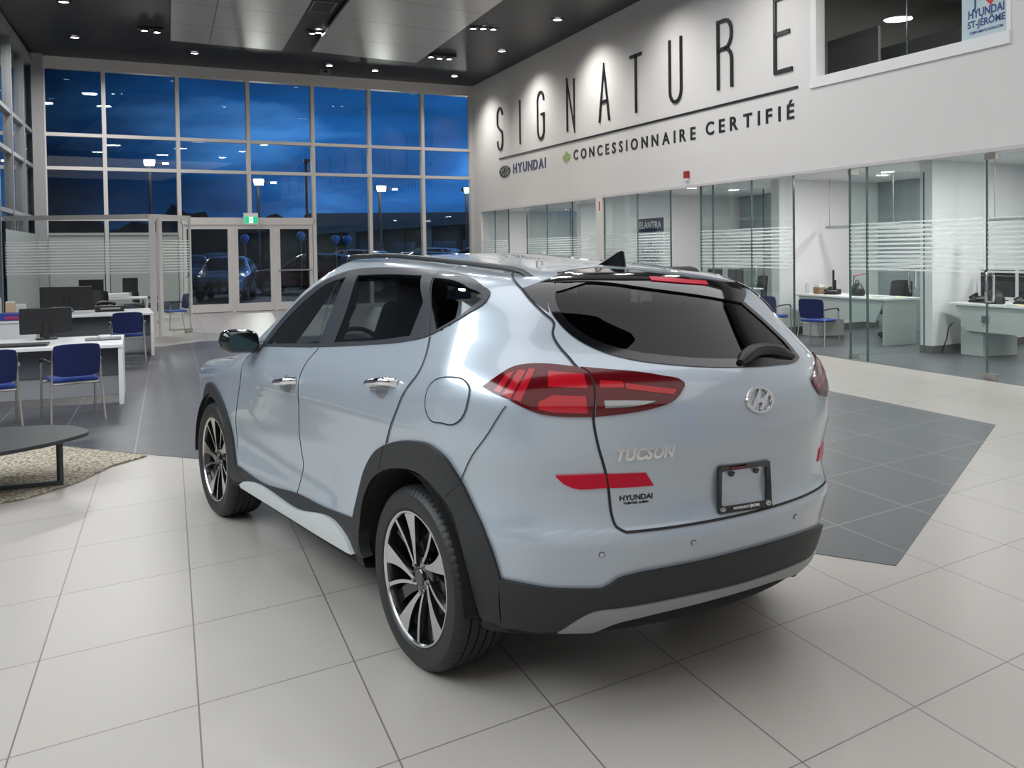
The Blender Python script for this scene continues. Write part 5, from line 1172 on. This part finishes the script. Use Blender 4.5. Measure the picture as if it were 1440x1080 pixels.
pts=[(10.70,10.62,.48),(10.66,10.66,.40),(10.63,10.66,.25),(10.60,10.70,.10),(10.62,10.74,.02)]
tag(MB().tube(pts,.009,6).build('power_cable',M_BLACK),'black power cable hanging beside the front of the desk at the right edge','cable')
swivel('dark office chair in the third office, behind the striped glass',11.95,17.5,1.5)
t=tt('display_poster','tall display poster with a navy ELANTRA head panel behind the striped glass','poster',9.62,17.72,.004,.0)
boxo('poster_board',-.012,.0,-.56,.56,.9,1.97,mat('poster_white',(.62,.66,.72),.5),t,.002);boxo('head_panel',-.016,.0,-.56,.56,1.97,2.26,mat('poster_head_navy',(.006,.012,.06),.4),t,.002)
def pw2(z): return lambda co: np.c_[-.018-co[:,2]*.2,-co[:,0],z+co[:,1]]
text_mesh('poster_lettering','ELANTRA',M_WTX,.20,.002,.004,1.12,pw2(2.11),t)
for z,tx in ((1.72,'LA'),(1.54,'ELANTRA'),(1.38,'HYUNDAI')): text_mesh('poster_lettering',tx,M_INK,.15,.002,.002,1.2,pw2(z),t)
for s in (-1,1): MB().tube([(-.006,s*.5,0),(-.006,s*.5,.95)],.012,6).build('poster_leg',M_STEEL,t)
boxo('poster_foot',-.15,.15,-.56,.56,0,.02,M_STEEL,t)
# office ceiling lights
for k,(x,y,lab) in enumerate(((9.95,9.95,'round white ceiling light in the office at the right edge'),(11.9,13.4,'round white ceiling light seen through the open glass door'),(9.75,13.2,'round ceiling light near the glass of the office with the two blue chairs'),(10.2,17.0,'round ceiling light in the third office'))):
    t=tt('office_downlight',lab,'ceiling light',x,y,2.868,group='office downlights');MB().lathe([(.13,0),(.13,-.012),(.10,-.012)],24).build('trim_ring',M_WHITE,t);MB().lathe([(.0001,-.010),(.10,-.010)],20).build('lens',M_LED,t)
# ================================================================ outdoors: car park at dusk
M_BD=mat('dark_building_paint',(.05,.055,.05),.8);M_FAS=mat('fascia_panel',(.16,.17,.15),.7)
t=thing('building','long low dark building with a pale fascia beyond the car park','building',(8,62,-.03))
MB().add([(.7,0,2.9),(.7,0,4.28),(20,0,4.45),(20,0,4.1),(.7,3,2.9),(.7,3,4.28),(20,3,4.45),(20,3,4.1)],[(0,3,2,1),(4,5,6,7),(0,1,5,4),(1,2,6,5),(2,3,7,6),(3,0,4,7)]).build('fascia',M_FAS,t,smooth=False)
boxo('wall',1.2,20,1.5,3,0,3.9,M_BD,t,0)
for xx in (3.2,8.4,13.5): boxo('pillar',xx,xx+.5,.2,.7,0,3.6,M_FAS,t,0)
for xx in (4.2,6.4,9.4,11.5,14.6): boxo('window',xx,xx+1.6,1.44,1.5,.6,2.4,M_BLACKG,t,0)
t=thing('tree_line','dark line of distant trees and roofs along the horizon','trees',(-20,95,-.03))
prof=[(0,0)]+[(x_,4.9+.5*math.sin(x_*.7)+.35*math.sin(x_*1.9+1)+(.9 if 20<x_<24 else 0)) for x_ in np.arange(0,42,.6)]+[(41.8,0)]
n=len(prof);v=[(x_,y_,z_) for y_ in (0,2) for x_,z_ in prof]
MB().add(v,[tuple(range(n)),tuple(range(n,2*n))[::-1]]+[(i,(i+1)%n,n+(i+1)%n,n+i) for i in range(n)]).build('tree_mass',mat('night_foliage',(.006,.010,.010),.9),t,smooth=False)
LL=[(-.72,5.8,1.,'tall car park lamp at the left, its head brightest'),(3.97,5.0,.8,'car park lamp seen above the exit sign'),(9.7,4.75,.9,'car park lamp in the second bay from the right corner'),(14.1,4.7,.9,'car park lamp at the right edge of the glazing')]
M_FLOOD=mat('floodlight_lens',(1,1,1),.3,emit=(1,.96,.80),es=45.)
for x,z,sc_,lab in LL:
    t=thing('street_lamp',lab,'lamp post',(x,45,-.03),group='car park lamps')
    MB().tube([(0,.15,0),(0,.15,z-.05)],.07,8).build('lamp_pole',M_BLACK,t);MB().tube([(0,.15,z),(0,-.1,z+.05)],.05,6).build('lamp_arm',M_BLACK,t)
    boxo('lamp_head',-.26,.26,-.25,.12,z-.06,z+.14,M_BLACK,t,.01);boxo('lamp_lens',-.20,.20,-.262,-.24,z-.14,z+.10,M_FLOOD,t,0)
    boxo('lamp_lens',.55,.80,-.20,-.17,z-.07,z+.0,M_LED,t,0);MB().tube([(.1,0,z),(.7,-.1,z)],.03,6).build('lamp_arm',M_BLACK,t)
    d=bpy.data.lights.new('car_park_light','POINT');d.energy=260;d.shadow_soft_size=.2;d.color=(1,.95,.85);o=bpy.data.objects.new('car_park_light',d);COL.objects.link(o);o.location=(x,44.4,z)
t=thing('street_lamp','dark unlit pole just left of the third wide bay, right of the entrance doors','lamp post',(4.6,33.5,-.03),group='car park lamps');MB().tube([(0,0,0),(0,0,4.9)],.055,8).build('lamp_pole',M_BLACK,t);boxo('lamp_head',-.1,.1,-.2,.1,4.85,4.95,M_BLACK,t)
# parked cars share one coarse body
FP,FF=shell_grid(22,64,26,12);FG=grad(FP[:,0],FP[:,1],FP[:,2])
cc=np.array([FP[list(q)].mean(0) for q in FF]);gg=grad(*cc.T);sd_=(np.abs(gg[:,1])>.5)
fgl=np.zeros(len(FF),bool)
for p in GL: fgl|=sd_&inpoly(cc[:,0],cc[:,2],p)
fgl|=(cc[:,0]<.1)&(gg[:,0]<-.2)&inpoly(np.arctan2(cc[:,1],AX-cc[:,0]),cc[:,2],GLR)
fgl|=(cc[:,0]>1.42)&(cc[:,0]<2.22)&(np.abs(cc[:,1])<.66)&(gg[:,2]>.5)&(cc[:,2]>1.08)
fho=np.zeros(len(FF),bool)
for (wx,wz) in (WH_R,WH_F): fho|=(np.hypot(cc[:,0]-wx,cc[:,2]-wz)<.38)&(np.abs(cc[:,1])>.5)
fbl=((cc[:,2]<.40)|(gg[:,2]<-.5)|((cc[:,0]>3.3)&(np.abs(cc[:,1])<.5)&(cc[:,2]>.45)&(cc[:,2]<.72)))&~fgl
fhl=(cc[:,0]>3.0)&(np.abs(cc[:,1])>.45)&(cc[:,2]>.66)&(cc[:,2]<.80)&(gg[:,0]>.3)
fs=lambda m:[q for q,k in zip(FF,m) if k]
def paint(n,c): return mat('car_paint_'+n,c,.3,metal=.4,coat=1)
proto=None
def pcar(lab,x,y,hd,col,s=1.):
    global proto
    if proto is None:
        t=thing('parked_car',lab,'car',(x,y,-.03),hd,group='cars parked outside')
        b=sub_mesh('car_body',FP,FG,fs(~(fgl|fho|fbl|fhl)),col,t);sub_mesh('car_windows',FP,FG,fs(fgl),mat('parked_car_glass',(.01,.012,.015),.08),t);sub_mesh('car_lower_trim',FP,FG,fs(fbl&~fho),M_BLACK,t);sub_mesh('headlights',FP,FG,fs(fhl&~fbl&~fho),mat('head_lamp_glass',(.5,.52,.55),.15,metal=.6),t)
        for wx in (0.,2.615):
            for sy in (1,-1):
                w_=MB().lathe([(.20,.10),(.34,.10),(.35,.06),(.35,-.06),(.34,-.10),(.20,-.10)],28,'y',c=(wx,sy*.78,.352)).build('wheel',M_RUB,t);MB().lathe([(.0001,.09*sy),(.09,.085*sy),(.21,.10*sy)],20,'y',c=(wx,sy*.78,.352)).build('rim',M_STEEL,w_)
        proto=t;t.scale=(s,s,s);return t
    t=copy_tree(proto,(x,y,-.03),hd,lab);t.scale=(s,s,s)
    for c in t.children:
        if c.name.startswith('car_body'): c.material_slots[0].link='OBJECT';c.material_slots[0].material=col
    return t
pcar('grey car facing the entrance, seen through the two left door panes',2.25,37.6,-1.75,paint('grey',(.20,.21,.24)),1.)
pcar('dark red car parked side on behind the right entrance door',6.6,38.9,2.75,paint('red',(.10,.005,.012)),1.05)
pcar('dark car directly behind the grey one, left of the entrance',.8,43.5,-1.6,paint('dark',(.02,.022,.03)),1.05)
pcar('black car behind the middle entrance door, beyond the grey one',2.2,50.,-1.5,paint('black',(.012,.012,.014)),1.1)
pcar('black car parked side on right of the entrance doors',10.4,35.9,2.9,paint('black',(.012,.012,.014)),1.05)
pcar('silver-grey car beyond the black one, under the pale fascia',9.0,43.5,2.6,paint('steel',(.14,.15,.16)),1.15)
pcar('dark SUV nearest the right corner of the glazing',14.4,41.,2.5,paint('dark'.__add__('2'),(.03,.035,.04)),1.15)
pcar('grey car in the second bay from the corner, roof showing over the silver SUV',10.9,39.5,2.5,paint('grey2',(.10,.11,.12)),1.05)
pcar('pale car far back in the car park by the building pillars',14.5,50,2.7,paint('pale',(.25,.26,.27)),1.2)
for x,z,lab in ((2.65,2.2,'blue balloon above the grey car, behind the middle entrance door'),(4.69,2.28,'blue balloon behind the right entrance door'),(6.0,2.14,'left one of two blue balloons right of the entrance'),(6.43,2.13,'right one of two blue balloons right of the entrance')):
    t=thing('balloon',lab,'balloon',(x,36,z),group='blue balloons')
    MB().lathe([(.0001,-.19),(.05,-.17),(.12,-.10),(.165,0),(.15,.09),(.09,.155),(.0001,.18)],20).build('balloon_skin',mat('balloon_blue',(.02,.18,.55),.3),t);MB().lathe([(.0001,-.18),(.025,-.215),(.0001,-.215)],10).build('knot',MATS['balloon_blue'],t);MB().tube([(0,0,-.2),(.02,0,-.4),(0,0,-.60 if x<3 else -z+.0)],.004,4).build('string',M_WHITE,t)
